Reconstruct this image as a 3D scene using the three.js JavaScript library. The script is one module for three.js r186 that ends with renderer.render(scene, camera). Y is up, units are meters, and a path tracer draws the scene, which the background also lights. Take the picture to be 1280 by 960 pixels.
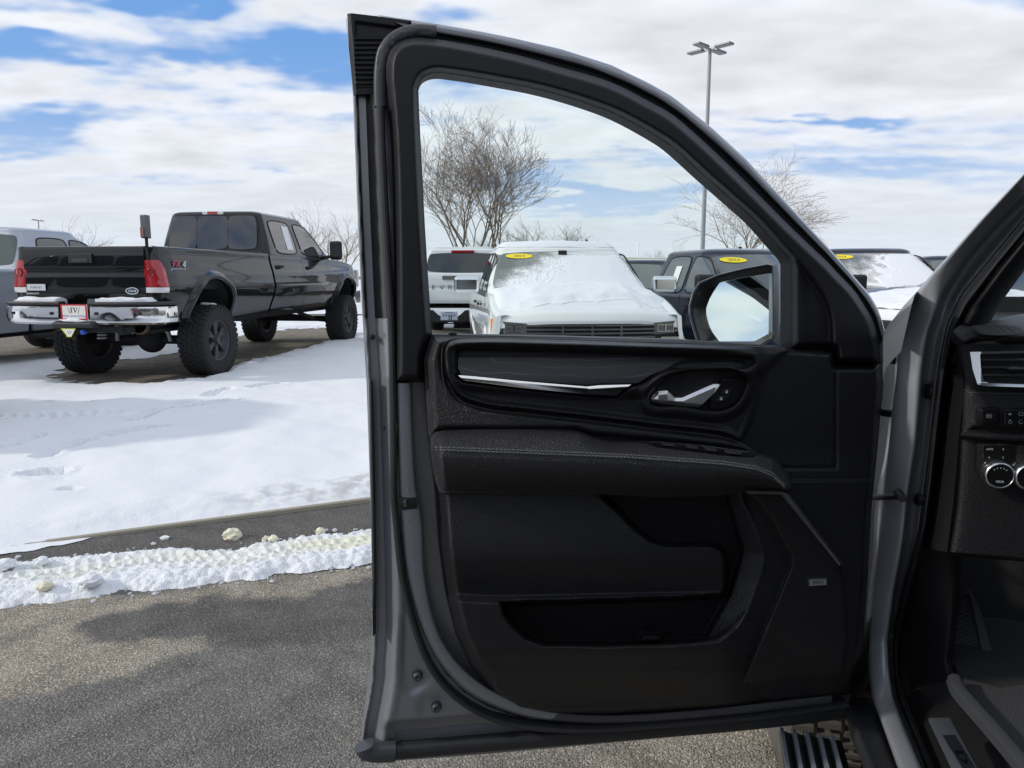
import * as THREE from 'three';
import { mergeGeometries, toCreasedNormals } from 'three/addons/utils/BufferGeometryUtils.js';
import { RoundedBoxGeometry } from 'three/addons/geometries/RoundedBoxGeometry.js';
import { ImprovedNoise } from 'three/addons/math/ImprovedNoise.js';

// ------------------------------------------------------------------ camera, sky, sun, exposure
const scene = new THREE.Scene();
const FOC = 920, CX = 640, CY = 480, HORIZON = 345, PITCH = Math.atan((CY - HORIZON) / FOC);
const EYE = new THREE.Vector3(0, 1.4, 0);
const camera = new THREE.PerspectiveCamera(2 * Math.atan(CY / FOC) * 180 / Math.PI, 4 / 3, 0.05, 4000);
camera.position.copy(EYE); camera.rotation.x = -PITCH; camera.updateMatrixWorld(true);
const SUN_DIR = new THREE.Vector3(-0.88, 0.48, 0.045).normalize();
const SUN_POWER = 2.1, EXPOSURE = 1.0, SKY_POWER = 1.0;

const V = (x, y, z) => new THREE.Vector3(x, y, z);
const lerp = (a, b, t) => a + (b - a) * t, clamp = (x, a = 0, b = 1) => Math.min(b, Math.max(a, x));
const smooth = (a, b, x) => { const t = clamp((x - a) / (b - a)); return t * t * (3 - 2 * t); };
function rng(seed) { let s = seed | 0; return () => { s = (s + 0x6d2b79f5) | 0; let t = Math.imul(s ^ (s >>> 15), 1 | s); t = (t + Math.imul(t ^ (t >>> 7), 61 | t)) ^ t; return ((t ^ (t >>> 14)) >>> 0) / 4294967296; }; }
const NOISE = new ImprovedNoise(), noise = (x, y, z = 0.37) => NOISE.noise(x, y, z);
function fbm(x, y, oct = 4, z = 0.37) { let a = 0.5, s = 0; for (let i = 0; i < oct; i++) { s += a * NOISE.noise(x, y, z + i * 7.3); x = x * 2.03 + 11.7; y = y * 2.03 + 5.1; a *= 0.5; } return s; }

// a ray of the photograph's pixel grid (1280 x 960)
const CP = Math.cos(PITCH), SP = Math.sin(PITCH);
function ray(px, py) { const x = (px - CX) / FOC, y = -(py - CY) / FOC; return V(x, y * CP - SP, -CP - y * SP); }
function project(p) { const d = p.clone().sub(EYE), f = -d.z * CP - d.y * SP; return [CX + FOC * d.x / f, CY - FOC * (d.y * CP - d.z * SP) / f, f]; }
const onLevel = (px, py, y) => { const r = ray(px, py); return EYE.clone().addScaledVector(r, (y - EYE.y) / r.y); };
const atZ = (px, py, z) => { const r = ray(px, py); return EYE.clone().addScaledVector(r, z / r.z); };

// sky: one cloud sheet seen in perspective, broken by gaps of blue
function makeSky() {
  const W = 4096, H = 2048, data = new Float32Array(W * H * 4);
  const gaps = [  // pixel centre, radii, strength
    [70, 150, 105, 20, .62], [20, 185, 60, 12, .3], [360, 62, 105, 26, .6], [420, 50, 60, 22, .4], [235, 72, 60, 14, .3], [100, 62, 70, 10, .25], [30, 48, 50, 8, .4], [180, 4, 150, 9, .4], [290, 2, 40, 14, .3],
    [560, 28, 60, 16, .5], [640, 235, 85, 22, .6], [720, 250, 90, 14, .6], [790, 252, 75, 12, .5], [600, 205, 60, 10, .4], [820, 205, 50, 8, .35], [850, 195, 60, 8, .25], [560, 160, 40, 24, .3], [640, 170, 50, 16, .28],
    [1030, 148, 120, 8, .42], [1085, 153, 60, 8, .3], [1080, 208, 90, 10, .3], [900, 268, 60, 7, .2], [1190, 40, 40, 6, .12], [170, 205, 120, 5, .22], [330, 215, 100, 4, .16], [420, 145, 30, 14, .2], [700, 200, 60, 6, .2],
  ];
  const cloudy = [[1120, 80, 260, 60, .35], [800, 60, 160, 60, .3], [250, 110, 160, 25, .22], [200, 240, 260, 40, .2], [60, 95, 80, 20, .2], [950, 90, 120, 50, .3], [1150, 250, 120, 60, .2], [60, 28, 90, 10, .2], [640, 130, 100, 26, .15]];
  const dir = V(0, 0, 0);
  for (let row = 0; row < H; row++) {
    const el = ((row + 0.5) / H - 0.5) * Math.PI, y = Math.sin(el), c = Math.cos(el);
    for (let col = 0; col < W; col++) {
      const az = ((col + 0.5) / W - 0.5) * 2 * Math.PI, x = Math.cos(az) * c, z = Math.sin(az) * c, o = (row * W + col) * 4;
      const yy = Math.max(y, 0);
      // clear air
      const h = Math.pow(1 - yy, 5);
      let r = lerp(.115, .50, h), g = lerp(.33, .67, h), b = lerp(.76, .90, h);
      if (y > 0.004) {
        const k = 1 / (yy + 0.10), p = x * k, q = z * k;
        const wx = fbm(p * .6 + 3, q * .6, 2, 4.1), wz = fbm(p * .6, q * .6 + 9, 2, 8.3);
        let f = fbm(p * .85 + wx * 1.1 + 1.7, q * 1.25 + wz * 1.1 + 40.3, 6, 2.2) * 1.15 + .20 + fbm(p * 4.2 + 8, q * 6.4 + 3, 4, 3.7) * .34;
        if (z < 0) {
          dir.set(x, y, z);
          const fz = -z * CP - y * SP;
          if (fz > 0.2) {
            let px = CX + FOC * x / fz, py = CY - FOC * (y * CP - z * SP) / fz; if (px > -500 && px < 1780) { px += 90 * fbm(p * 2.2, q * 3.2, 4, 1.3) + 30 * fbm(p * 9, q * 12, 2, 6.3); py += 40 * fbm(p * 2.6 + 7, q * 3.4, 4, 3.9) + 14 * fbm(p * 10, q * 13, 2, 2.3); }
            if (px > -500 && px < 1780) {
              for (const [a, e, rx, ry, s] of gaps) { const d = ((px - a) / rx) ** 2 + ((py - e) / ry) ** 2; if (d < 6) f -= .95 * s * Math.exp(-d); }
              for (const [a, e, rx, ry, s] of cloudy) { const d = ((px - a) / rx) ** 2 + ((py - e) / ry) ** 2; if (d < 6) f += s * Math.exp(-d); }
            }
          }
        }
        f += 0.26 * smooth(.26, .02, y);
        let cov = smooth(-.20, .36, f);
        const body = smooth(.1, .9, f + fbm(p * 2.1 + 7, q * 3.1 + 2, 3, 5.5) * .5);
        const lum = lerp(.93, .80, body) + fbm(p * 3.4 + 3, q * 4.6 + 2, 5, 9.9) * .19;
        const hz = smooth(.20, .0, y);
        const cr = lerp(lum * .975, .72, hz * .75), cg = lerp(lum, .79, hz * .75), cb = lerp(lum * 1.05, .87, hz * .75);
        cov = lerp(cov, 1, hz * .8);
        r = lerp(r, cr, cov * .97); g = lerp(g, cg, cov * .97); b = lerp(b, cb, cov * .97);
      } else { r = .70; g = .76; b = .83; }
      data[o] = r; data[o + 1] = g; data[o + 2] = b; data[o + 3] = 1;
    }
  }
  const t = new THREE.DataTexture(data, W, H, THREE.RGBAFormat, THREE.FloatType);
  t.mapping = THREE.EquirectangularReflectionMapping; t.magFilter = t.minFilter = THREE.LinearFilter; t.needsUpdate = true;
  return t;
}
scene.background = scene.environment = makeSky();
scene.backgroundIntensity = scene.environmentIntensity = SKY_POWER;
const sun = new THREE.DirectionalLight(new THREE.Color(1, .95, .86), SUN_POWER);
sun.position.copy(SUN_DIR).multiplyScalar(60); sun.target.position.set(0, 0, -8); scene.add(sun, sun.target);
sun.name = 'sun'; sun.castShadow = true; sun.shadow.radius = 5; sun.shadow.mapSize.set(2048, 2048);
Object.assign(sun.shadow.camera, { left: -30, right: 30, top: 30, bottom: -30, near: 1, far: 160 });
const renderer = new THREE.WebGLRenderer();
renderer.toneMapping = THREE.LinearToneMapping; renderer.toneMappingExposure = EXPOSURE; renderer.shadowMap.enabled = true;

// ------------------------------------------------------------------ geometry helpers
// a grid of points, cut where mask < 0; smooth normals; an optional skirt along the open rim gives the sheet its thickness
function grid(S, T, at, { mask, skirt, uv } = {}) {
  const ns = S.length, nt = T.length, pos = [], uvs = [], m = [], idx = [];
  for (let j = 0; j < nt; j++) for (let i = 0; i < ns; i++) {
    const p = at(S[i], T[j]); pos.push(p.x, p.y, p.z);
    const w = uv ? uv(S[i], T[j], p) : (p.uv || [S[i], T[j]]); uvs.push(w[0], w[1]);
    m.push(mask ? mask(S[i], T[j], p) : 1);
  }
  const cuts = new Map();
  const cut = (a, b) => {
    const key = a < b ? a * 4194304 + b : b * 4194304 + a;
    if (!cuts.has(key)) {
      const t = m[a] / (m[a] - m[b]);
      for (let c = 0; c < 3; c++) pos.push(lerp(pos[a * 3 + c], pos[b * 3 + c], t));
      for (let c = 0; c < 2; c++) uvs.push(lerp(uvs[a * 2 + c], uvs[b * 2 + c], t));
      cuts.set(key, pos.length / 3 - 1);
    }
    return cuts.get(key);
  };
  const tri = (a, b, c) => {
    const q = [a, b, c], n = q.filter((k) => m[k] > 0).length;
    if (n === 3) idx.push(a, b, c);
    else if (n) {
      const poly = [];
      for (let k = 0; k < 3; k++) { const u = q[k], w = q[(k + 1) % 3]; if (m[u] > 0) poly.push(u); if ((m[u] > 0) !== (m[w] > 0)) poly.push(cut(u, w)); }
      for (let k = 1; k + 1 < poly.length; k++) idx.push(poly[0], poly[k], poly[k + 1]);
    }
  };
  for (let j = 0; j + 1 < nt; j++) for (let i = 0; i + 1 < ns; i++) {
    const a = j * ns + i, b = a + 1, c = a + ns, d = c + 1;
    if ((i + j) & 1) { tri(a, b, c); tri(b, d, c); } else { tri(a, b, d); tri(a, d, c); }
  }
  // drop unused vertices
  const used = new Int32Array(pos.length / 3).fill(-1), P = [], U = [], I = [];
  for (const k of idx) { if (used[k] < 0) { used[k] = P.length / 3; P.push(pos[k * 3], pos[k * 3 + 1], pos[k * 3 + 2]); U.push(uvs[k * 2], uvs[k * 2 + 1]); } I.push(used[k]); }
  const g = new THREE.BufferGeometry();
  g.setAttribute('position', new THREE.Float32BufferAttribute(P, 3)); g.setAttribute('uv', new THREE.Float32BufferAttribute(U, 2)); g.setIndex(I);
  g.computeVertexNormals();
  if (!skirt) return g;
  const edges = new Map(), NV = P.length / 3;
  for (let k = 0; k < I.length; k += 3) for (let e = 0; e < 3; e++) { const a = I[k + e], b = I[k + (e + 1) % 3], key = a < b ? a * NV + b : b * NV + a; edges.set(key, edges.has(key) ? null : [a, b]); }
  const SP_ = [], SU = [], SI = [], ring = new Map();
  const N = g.attributes.normal, pt = (a) => V(P[a * 3], P[a * 3 + 1], P[a * 3 + 2]);
  const node = (a) => { if (!ring.has(a)) { const p = pt(a), d = skirt(p, V(N.getX(a), N.getY(a), N.getZ(a))); ring.set(a, SP_.length / 3); SP_.push(p.x, p.y, p.z, p.x + d.x, p.y + d.y, p.z + d.z); SU.push(U[a * 2], U[a * 2 + 1], U[a * 2] + .01, U[a * 2 + 1] + .01); } return ring.get(a); };
  for (const e of edges.values()) if (e) { const a = node(e[0]), b = node(e[1]); SI.push(b, a, b + 1, a, a + 1, b + 1); }
  const s = new THREE.BufferGeometry();
  s.setAttribute('position', new THREE.Float32BufferAttribute(SP_, 3)); s.setAttribute('uv', new THREE.Float32BufferAttribute(SU, 2)); s.setIndex(SI); s.computeVertexNormals();
  return mergeGeometries([g, s]);
}
const steps = (a, b, n) => Array.from({ length: n + 1 }, (_, i) => lerp(a, b, i / n));
const merge = (list) => { const l = list.filter(Boolean).map((g) => { const q = g.index ? g.toNonIndexed() : g; for (const k of Object.keys(q.attributes)) if (!['position', 'normal', 'uv'].includes(k)) q.deleteAttribute(k); if (!q.attributes.uv) q.setAttribute('uv', new THREE.Float32BufferAttribute(new Float32Array(q.attributes.position.count * 2), 2)); return q; }); return l.length === 1 ? l[0] : mergeGeometries(l); };
function resample(pts, n, closed = false) {
  const c = closed ? [...pts, pts[0]] : pts, L = [0];
  for (let i = 1; i < c.length; i++) L.push(L[i - 1] + c[i].distanceTo(c[i - 1]));
  const out = [], tot = L[L.length - 1], m = closed ? n : n - 1; let k = 0;
  for (let i = 0; i < n; i++) { const d = tot * i / m; while (k < c.length - 2 && L[k + 1] < d) k++; out.push(c[k].clone().lerp(c[k + 1], clamp((d - L[k]) / Math.max(1e-9, L[k + 1] - L[k])))); }
  return out;
}
const curve = (pts, n, closed = false) => resample(new THREE.CatmullRomCurve3(pts, closed, 'centripetal').getPoints(Math.max(n * 2, pts.length * 6)).slice(0, closed ? -1 : undefined), n, closed);
// skin through lines (arrays of points): smooth across when soft > 0
function loft(lines, n, soft = 3, { skirt, mask } = {}) {
  const L = lines.map((l) => curve(l, n));
  const cols = [];
  for (let i = 0; i < n; i++) cols.push(soft > 0 && L.length > 2 ? new THREE.CatmullRomCurve3(L.map((l) => l[i]), false, 'centripetal').getPoints((L.length - 1) * soft) : L.map((l) => l[i]));
  const nt = cols[0].length, acc = [0]; for (let i = 1; i < n; i++) acc.push(acc[i - 1] + L[0][i].distanceTo(L[0][i - 1]));
  const acr = [0]; for (let j = 1; j < nt; j++) acr.push(acr[j - 1] + cols[n >> 1][j].distanceTo(cols[n >> 1][j - 1]));
  return grid(steps(0, n - 1, n - 1), steps(0, nt - 1, nt - 1), (i, j) => cols[Math.round(i)][Math.round(j)], { skirt, mask, uv: (i, j) => [acc[Math.round(i)], acr[Math.round(j)]] });
}
const tube = (pts, r, seg = 24, rad = 6, closed = false) => new THREE.TubeGeometry(new THREE.CatmullRomCurve3(pts, closed, 'centripetal'), seg, r, rad, closed);
// a section (array of [side, up]) swept along points, `up` given; closed section
function sweep(pts, section, up, n = pts.length, closedPath = false) {
  const p = pts.length === n ? pts : curve(pts, n), rows = [], ns = section.length;
  for (let i = 0; i < n; i++) {
    const a = p[Math.max(0, i - 1)], b = p[Math.min(n - 1, i + 1)], t = b.clone().sub(a).normalize(), u = typeof up === 'function' ? up(p[i], i / (n - 1)) : up, s = t.clone().cross(u).normalize(), w = s.clone().cross(t).normalize();
    rows.push(section.map(([x, y]) => p[i].clone().addScaledVector(s, x).addScaledVector(w, y)));
  }
  const g = grid(steps(0, ns, ns), steps(0, n - 1, n - 1), (i, j) => rows[Math.round(j)][Math.round(i) % ns], { uv: (i, j) => [i * .02, j * .02] });
  const caps = [rows[0], rows[n - 1]].map((r, e) => { const c = new THREE.BufferGeometry(), v = [], mid = r.reduce((q, x) => q.add(x), V(0, 0, 0)).multiplyScalar(1 / ns); for (let i = 0; i < ns; i++) { const q = [mid, r[i], r[(i + 1) % ns]]; if (e) q.reverse(); for (const x of q) v.push(x.x, x.y, x.z); } c.setAttribute('position', new THREE.Float32BufferAttribute(v, 3)); c.setAttribute('uv', new THREE.Float32BufferAttribute(new Float32Array(ns * 6), 2)); c.computeVertexNormals(); return c; });
  return merge([toCreasedNormals(g, 0.7), ...caps]);
}
const box = (w, h, d, x = 0, y = 0, z = 0, r = 0) => (r ? new RoundedBoxGeometry(w, h, d, 2, r) : new THREE.BoxGeometry(w, h, d)).translate(x, y, z);
const cyl = (r1, r2, h, n = 20) => new THREE.CylinderGeometry(r1, r2, h, n);
function bar(a, b, r1, r2 = r1, n = 8) { const d = b.clone().sub(a), l = d.length(); return cyl(r2, r1, l, n).translate(0, l / 2, 0).applyQuaternion(new THREE.Quaternion().setFromUnitVectors(V(0, 1, 0), d.normalize())).translate(a.x, a.y, a.z); }
// signed distance to a polygon of pixels, positive inside
function sdf(poly) {
  const n = poly.length; let x0 = 1e9, y0 = 1e9, x1 = -1e9, y1 = -1e9;
  for (const [x, y] of poly) { x0 = Math.min(x0, x); y0 = Math.min(y0, y); x1 = Math.max(x1, x); y1 = Math.max(y1, y); }
  return (x, y) => {
    const out = Math.max(x0 - x, x - x1, y0 - y, y - y1); if (out > 40) return -out;
    let d = 1e18, s = -1;
    for (let i = 0, j = n - 1; i < n; j = i++) {
      const [ax, ay] = poly[i], [bx, by] = poly[j], ex = bx - ax, ey = by - ay, wx = x - ax, wy = y - ay, t = clamp((wx * ex + wy * ey) / (ex * ex + ey * ey || 1)), qx = wx - ex * t, qy = wy - ey * t;
      d = Math.min(d, qx * qx + qy * qy);
      if ((ay > y) !== (by > y) && x < (bx - ax) * (y - ay) / (by - ay) + ax) s = -s;
    }
    return s * Math.sqrt(d);
  };
}
const closedCurve = (poly, n = poly.length * 5) => { const c = new THREE.CatmullRomCurve3(poly.map(([x, y]) => V(x, y, 0)), true, 'centripetal'); return c.getPoints(n).slice(0, -1).map((p) => [p.x, p.y]); };
const openCurve = (poly, n = poly.length * 5) => new THREE.CatmullRomCurve3(poly.map(([x, y]) => V(x, y, 0)), false, 'centripetal').getPoints(n).map((p) => [p.x, p.y]);

// a flat reference plane with its own axes; n is measured along N
class Frame {
  constructor(o, U, Vv, N) { Object.assign(this, { o, U, V: Vv, N }); this.m = new THREE.Matrix4().makeBasis(U, Vv, N).setPosition(o); }
  hit(px, py, n = 0) { const r = ray(px, py), t = (this.o.clone().addScaledVector(this.N, n).sub(EYE).dot(this.N)) / r.dot(this.N); return EYE.clone().addScaledVector(r, t); }
  uv(p) { const d = p.clone().sub(this.o); return [d.dot(this.U), d.dot(this.V)]; }
  line(px, n = 0) { return px.map((q, i) => this.hit(q[0], q[1], q.length > 2 ? q[2] : Array.isArray(n) ? n[i] : n)); }
  // relief: n(px, py) over a raster of pixels, kept where mask(px, py) > 0
  relief([x0, y0, x1, y1], step, n, mask, deep) {
    return grid(steps(x0, x1, Math.ceil((x1 - x0) / step)), steps(y0, y1, Math.ceil((y1 - y0) / step)), (x, y) => { const p = this.hit(x, y, n(x, y)); p.uv = this.uv(p); return p; }, { mask: mask && ((x, y) => mask(x, y)), skirt: deep ? () => this.N.clone().multiplyScalar(-deep) : undefined });
  }
  // a slab whose front outline is the polygon
  slab(poly, n0, depth, bevel = 0, segs = 2, holes = []) {
    const f = n0 + depth, to2 = (l) => l.map(([x, y]) => { const w = this.uv(this.hit(x, y, f)); return new THREE.Vector2(w[0], w[1]); });
    const s = new THREE.Shape(to2(poly)); for (const h of holes) s.holes.push(new THREE.Path(to2(h)));
    const g = new THREE.ExtrudeGeometry(s, { depth: depth - bevel, bevelEnabled: bevel > 0, bevelThickness: bevel, bevelSize: bevel, bevelOffset: -bevel, bevelSegments: segs, curveSegments: 4, steps: 1 });
    return (bevel ? toCreasedNormals(g, 0.6) : g).translate(0, 0, n0).applyMatrix4(this.m);
  }
}
const ellipsePx = (x, y, rx, ry, n = 28, a = 0) => Array.from({ length: n }, (_, i) => { const t = i / n * 2 * Math.PI, c = Math.cos(t) * rx, s = Math.sin(t) * ry; return [x + c * Math.cos(a) - s * Math.sin(a), y + c * Math.sin(a) + s * Math.cos(a)]; });

// ------------------------------------------------------------------ things
const names = new Map();
function numbered(name) { const n = names.get(name) ?? 0; names.set(name, n + 1); return n ? `${name}_${String(n).padStart(3, '0')}` : name; }
function describe(o, label, category, group, kind) { Object.assign(o.userData, { label, category }); if (group) o.userData.group = group; if (kind) o.userData.kind = kind; return o; }
function thing(name, label, category, pos, turn = 0, group) { const o = new THREE.Group(); o.name = numbered(name); o.position.copy(pos); o.rotation.y = turn; scene.add(o); return describe(o, label, category, group); }
function part(name, geo, mat, parent, label) { const m = new THREE.Mesh(Array.isArray(geo) ? merge(geo) : geo, mat); m.name = name; m.castShadow = m.receiveShadow = true; parent.add(m); if (label) m.userData.label = label; return m; }
function structure(name, geo, mat, label) { const m = part(numbered(name), geo, mat, scene); m.userData.kind = 'structure'; if (label) m.userData.label = label; return m; }

// ------------------------------------------------------------------ materials
function dataTex(n, fn, { srgb = false, rep = 1, bytes = 4 } = {}) {
  const d = new Uint8Array(n * n * 4);
  for (let y = 0; y < n; y++) for (let x = 0; x < n; x++) { const c = fn(x, y), o = (y * n + x) * 4; if (typeof c === 'number') d[o] = d[o + 1] = d[o + 2] = clamp(c) * 255; else for (let k = 0; k < 3; k++) d[o + k] = clamp(c[k]) * 255; d[o + 3] = 255; }
  const t = new THREE.DataTexture(d, n, n, THREE.RGBAFormat); t.wrapS = t.wrapT = THREE.RepeatWrapping; t.magFilter = THREE.LinearFilter; t.minFilter = THREE.LinearMipmapLinearFilter; t.repeat.set(rep, rep);
  if (srgb) t.colorSpace = THREE.SRGBColorSpace; t.needsUpdate = true; return t;
}
// cells that tile: distance to nearest and its id
function cells(n, k, seed) {
  const R = rng(seed), pts = Array.from({ length: k * k }, () => [R(), R(), R(), R()]);
  return (x, y) => {
    const fx = x / n * k, fy = y / n * k, ix = Math.floor(fx), iy = Math.floor(fy); let d1 = 9, d2 = 9, id = null;
    for (let j = -1; j <= 1; j++) for (let i = -1; i <= 1; i++) { const c = pts[((iy + j + k) % k) * k + (ix + i + k) % k], dx = ix + i + c[0] - fx, dy = iy + j + c[1] - fy, d = dx * dx + dy * dy; if (d < d1) { d2 = d1; d1 = d; id = c; } else if (d < d2) d2 = d; }
    return [Math.sqrt(d1), Math.sqrt(d2), id];
  };
}
const toS = (l) => (l <= .0031308 ? l * 12.92 : 1.055 * Math.pow(l, 1 / 2.4) - .055);
const wrapNoise = (x, y, n, f, z) => { const a = x / n * 2 * Math.PI, b = y / n * 2 * Math.PI, r = f / 6.283; return NOISE.noise(Math.cos(a) * r + 50, Math.sin(a) * r + Math.cos(b) * r + 9.2, Math.sin(b) * r + z); };
const leatherCells = cells(512, 56, 5), leatherBump = dataTex(512, (x, y) => { const [a, b] = leatherCells(x, y); return smooth(0, .35, b - a) * .8 + .2 * (wrapNoise(x, y, 512, 30, 1) + .5); });
const grainCells = cells(512, 90, 8), grainBump = dataTex(512, (x, y) => { const [a, , c] = grainCells(x, y); return (1 - a) * .5 + c[2] * .4; });
const RS = rng(77), fineBump = dataTex(256, () => RS());
const rep = (t, r, s = r) => { const c = t.clone(); c.repeat.set(r, s); c.needsUpdate = true; return c; };
const M = {};
const std = (o) => { const { rgb, ...q } = o, m = new THREE.MeshStandardMaterial(q); if (rgb) m.color.setRGB(...rgb); return m; };
const phys = (o) => { const { rgb, ...q } = o, m = new THREE.MeshPhysicalMaterial(q); if (rgb) m.color.setRGB(...rgb); return m; };
M.leather = phys({ specularIntensity: .85, rgb: [.027, .027, .0295], roughness: .4, bumpMap: rep(leatherBump, 7), bumpScale: .0011 });
M.plastic = phys({ specularIntensity: .6, rgb: [.0145, .0145, .0162], roughness: .38, bumpMap: rep(grainBump, 6), bumpScale: .0012 });
M.garnish = phys({ specularIntensity: .7, rgb: [.009, .009, .0115], roughness: .5, bumpMap: rep(grainBump, 10), bumpScale: .0003 });
M.rubber = std({ rgb: [.022, .023, .026], roughness: .55 });
M.sealGrey = std({ rgb: [.05, .052, .06], roughness: .45 });
M.carpet = std({ rgb: [.034, .034, .036], roughness: 1, bumpMap: rep(fineBump, 10), bumpScale: .003 });
M.pillarPaint = phys({ rgb: [.30, .31, .335], metalness: .22, roughness: .4, clearcoat: .8, clearcoatRoughness: .12 });
M.mat = std({ rgb: [.05, .05, .053], roughness: .7, bumpMap: rep(grainBump, 6), bumpScale: .0008 });
M.paint = phys({ rgb: [.20, .208, .228], metalness: .22, roughness: .42, clearcoat: .8, clearcoatRoughness: .12 });
M.gloss = phys({ rgb: [.006, .006, .007], roughness: .3, clearcoat: .6, clearcoatRoughness: .1 });
M.chrome = std({ rgb: [.78, .79, .8], metalness: 1, roughness: .08 });
M.satin = std({ rgb: [.62, .63, .65], metalness: 1, roughness: .28 });
M.darkMetal = std({ rgb: [.16, .165, .17], metalness: .9, roughness: .4 });
M.mirror = std({ rgb: [.93, .95, .92], metalness: 1, roughness: 0 });
M.pane = phys({ rgb: [.93, .985, .97], transmission: 1, thickness: 0, roughness: 0, ior: 1.5 });
M.thread = std({ rgb: [.27, .27, .28], roughness: .8 });
M.black = std({ rgb: [.008, .008, .009], roughness: .6 });
M.white = std({ rgb: [.8, .8, .8], roughness: .5 });
M.icon = std({ rgb: [.6, .6, .6], roughness: .5 });
const woodTex = dataTex(1024, (x, y) => {
  const u = x / 1024, v = y / 1024, w = fbm(u * 2.2, v * 3, 3, 3.3) * .55, ring = Math.abs(((v * 9 + w * 6 + u * 1.5) % 1) - .5) * 2, pore = smooth(.86, .97, ring) * (.5 + .5 * noise(u * 140, v * 260, 2));
  return [.15 + pore * .26, .152 + pore * .26, .175 + pore * .26];
}, { srgb: true });
M.wood = phys({ map: woodTex, roughness: .42, bumpMap: woodTex, bumpScale: .0006 });
const meshTex = dataTex(128, (x, y) => { const r = Math.hypot((x % 32) / 32 - .5, (((y + ((x >> 5) & 1) * 16) % 32)) / 32 - .5); return r < .3 ? 0 : 1; });
M.grille = std({ rgb: [.008, .008, .009], roughness: .55, bumpMap: rep(meshTex, 70), bumpScale: .0012 });
// lettering
function decal(w, h, draw) { const c = document.createElement('canvas'); c.width = w; c.height = h; const g = c.getContext('2d'); draw(g, w, h); const t = new THREE.CanvasTexture(c); t.colorSpace = THREE.SRGBColorSpace; return t; }

// ------------------------------------------------------------------ ground: road, kerb, snow
const g0 = onLevel(150, 667, 0), g1 = onLevel(465, 625, 0), ROAD_E = g1.clone().sub(g0).setY(0).normalize(), ROAD_W = V(ROAD_E.z, 0, -ROAD_E.x);   // along the kerb, away from the camera
const roadST = (x, z) => { const dx = x - g0.x, dz = z - g0.z; return [dx * ROAD_E.x + dz * ROAD_E.z, dx * ROAD_W.x + dz * ROAD_W.z]; };
const roadAt = (s, w, y) => V(g0.x + ROAD_E.x * s + ROAD_W.x * w, y, g0.z + ROAD_E.z * s + ROAD_W.z * w);
const lot = (x, z) => { const w = roadST(x, z)[1]; return lerp(0, .02 + lerp(.08, -.13, smooth(-3.2, 1.8, x)), smooth(0, 3.2, w)) + .012 * noise(x * .5, z * .5); };
const poly3 = (px, y) => px.map(([x, yy]) => { const p = onLevel(x, yy, y); return [p.x, p.z]; });
// asphalt
{
  const K = cells(2048, 560, 21), R = rng(31);
  const tex = dataTex(2048, (x, y) => { const [a, b, c] = K(x, y), e = smooth(.02, .2, b - a), big = wrapNoise(x, y, 2048, 22, 3) * .05; let l = c[2] < .5 ? .07 + c[3] * .05 : c[2] < .9 ? .12 + c[3] * .08 : .19 + c[3] * .12; l = lerp(.05, l + big, e); const warm = c[3] > .5 ? 1 : .5; return [toS(l * (1 + .05 * warm)), toS(l), toS(l * (1 - .08 * warm))]; }, { srgb: true });
  const bump = dataTex(1024, (x, y) => { const [a, b, c] = K(x * 2, y * 2); return smooth(0, .3, b - a) * (.45 + .55 * c[2]); });
  M.asphalt = std({ map: rep(tex, 1 / 2.9), roughness: .86, bumpMap: rep(bump, 1 / 2.9), bumpScale: .009, vertexColors: true });
  const flex = (lo, hi, step, far) => { const l = steps(lo, hi, Math.round((hi - lo) / step)); let s = step, v = hi; while (v < far) { s *= 1.22; v += s; l.push(v); } s = step; v = lo; while (v > -far) { s *= 1.22; v -= s; l.unshift(v); } return l; };
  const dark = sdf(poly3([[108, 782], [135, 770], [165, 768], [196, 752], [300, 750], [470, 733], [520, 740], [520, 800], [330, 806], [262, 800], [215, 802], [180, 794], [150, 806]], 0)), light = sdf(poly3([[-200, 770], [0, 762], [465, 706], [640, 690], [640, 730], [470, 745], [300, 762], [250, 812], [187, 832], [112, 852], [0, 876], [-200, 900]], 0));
  const S = flex(-4.6, 3.4, .035, 1600), T = flex(-5.2, .2, .035, 1600);
  const g = grid(S, T, (x, z) => { const p = V(x, lot(x, z), z); p.uv = [x, z]; return p; });
  const P = g.attributes.position, C = new Float32Array(P.count * 3);
  for (let i = 0; i < P.count; i++) {
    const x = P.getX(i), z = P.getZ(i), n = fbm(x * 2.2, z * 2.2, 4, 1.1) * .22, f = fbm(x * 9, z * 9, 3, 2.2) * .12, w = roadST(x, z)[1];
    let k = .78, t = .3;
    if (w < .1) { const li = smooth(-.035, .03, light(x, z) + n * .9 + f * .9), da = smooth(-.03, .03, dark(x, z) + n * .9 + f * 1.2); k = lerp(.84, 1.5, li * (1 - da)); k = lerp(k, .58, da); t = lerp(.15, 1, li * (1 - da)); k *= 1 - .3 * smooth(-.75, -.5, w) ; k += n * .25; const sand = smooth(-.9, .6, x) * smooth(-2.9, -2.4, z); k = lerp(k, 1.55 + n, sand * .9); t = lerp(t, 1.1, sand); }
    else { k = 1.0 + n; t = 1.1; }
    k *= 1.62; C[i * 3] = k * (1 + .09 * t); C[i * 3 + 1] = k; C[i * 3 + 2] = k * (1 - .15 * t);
  }
  g.setAttribute('color', new THREE.BufferAttribute(C, 3));
  structure('ground', g, M.asphalt);
}
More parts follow.
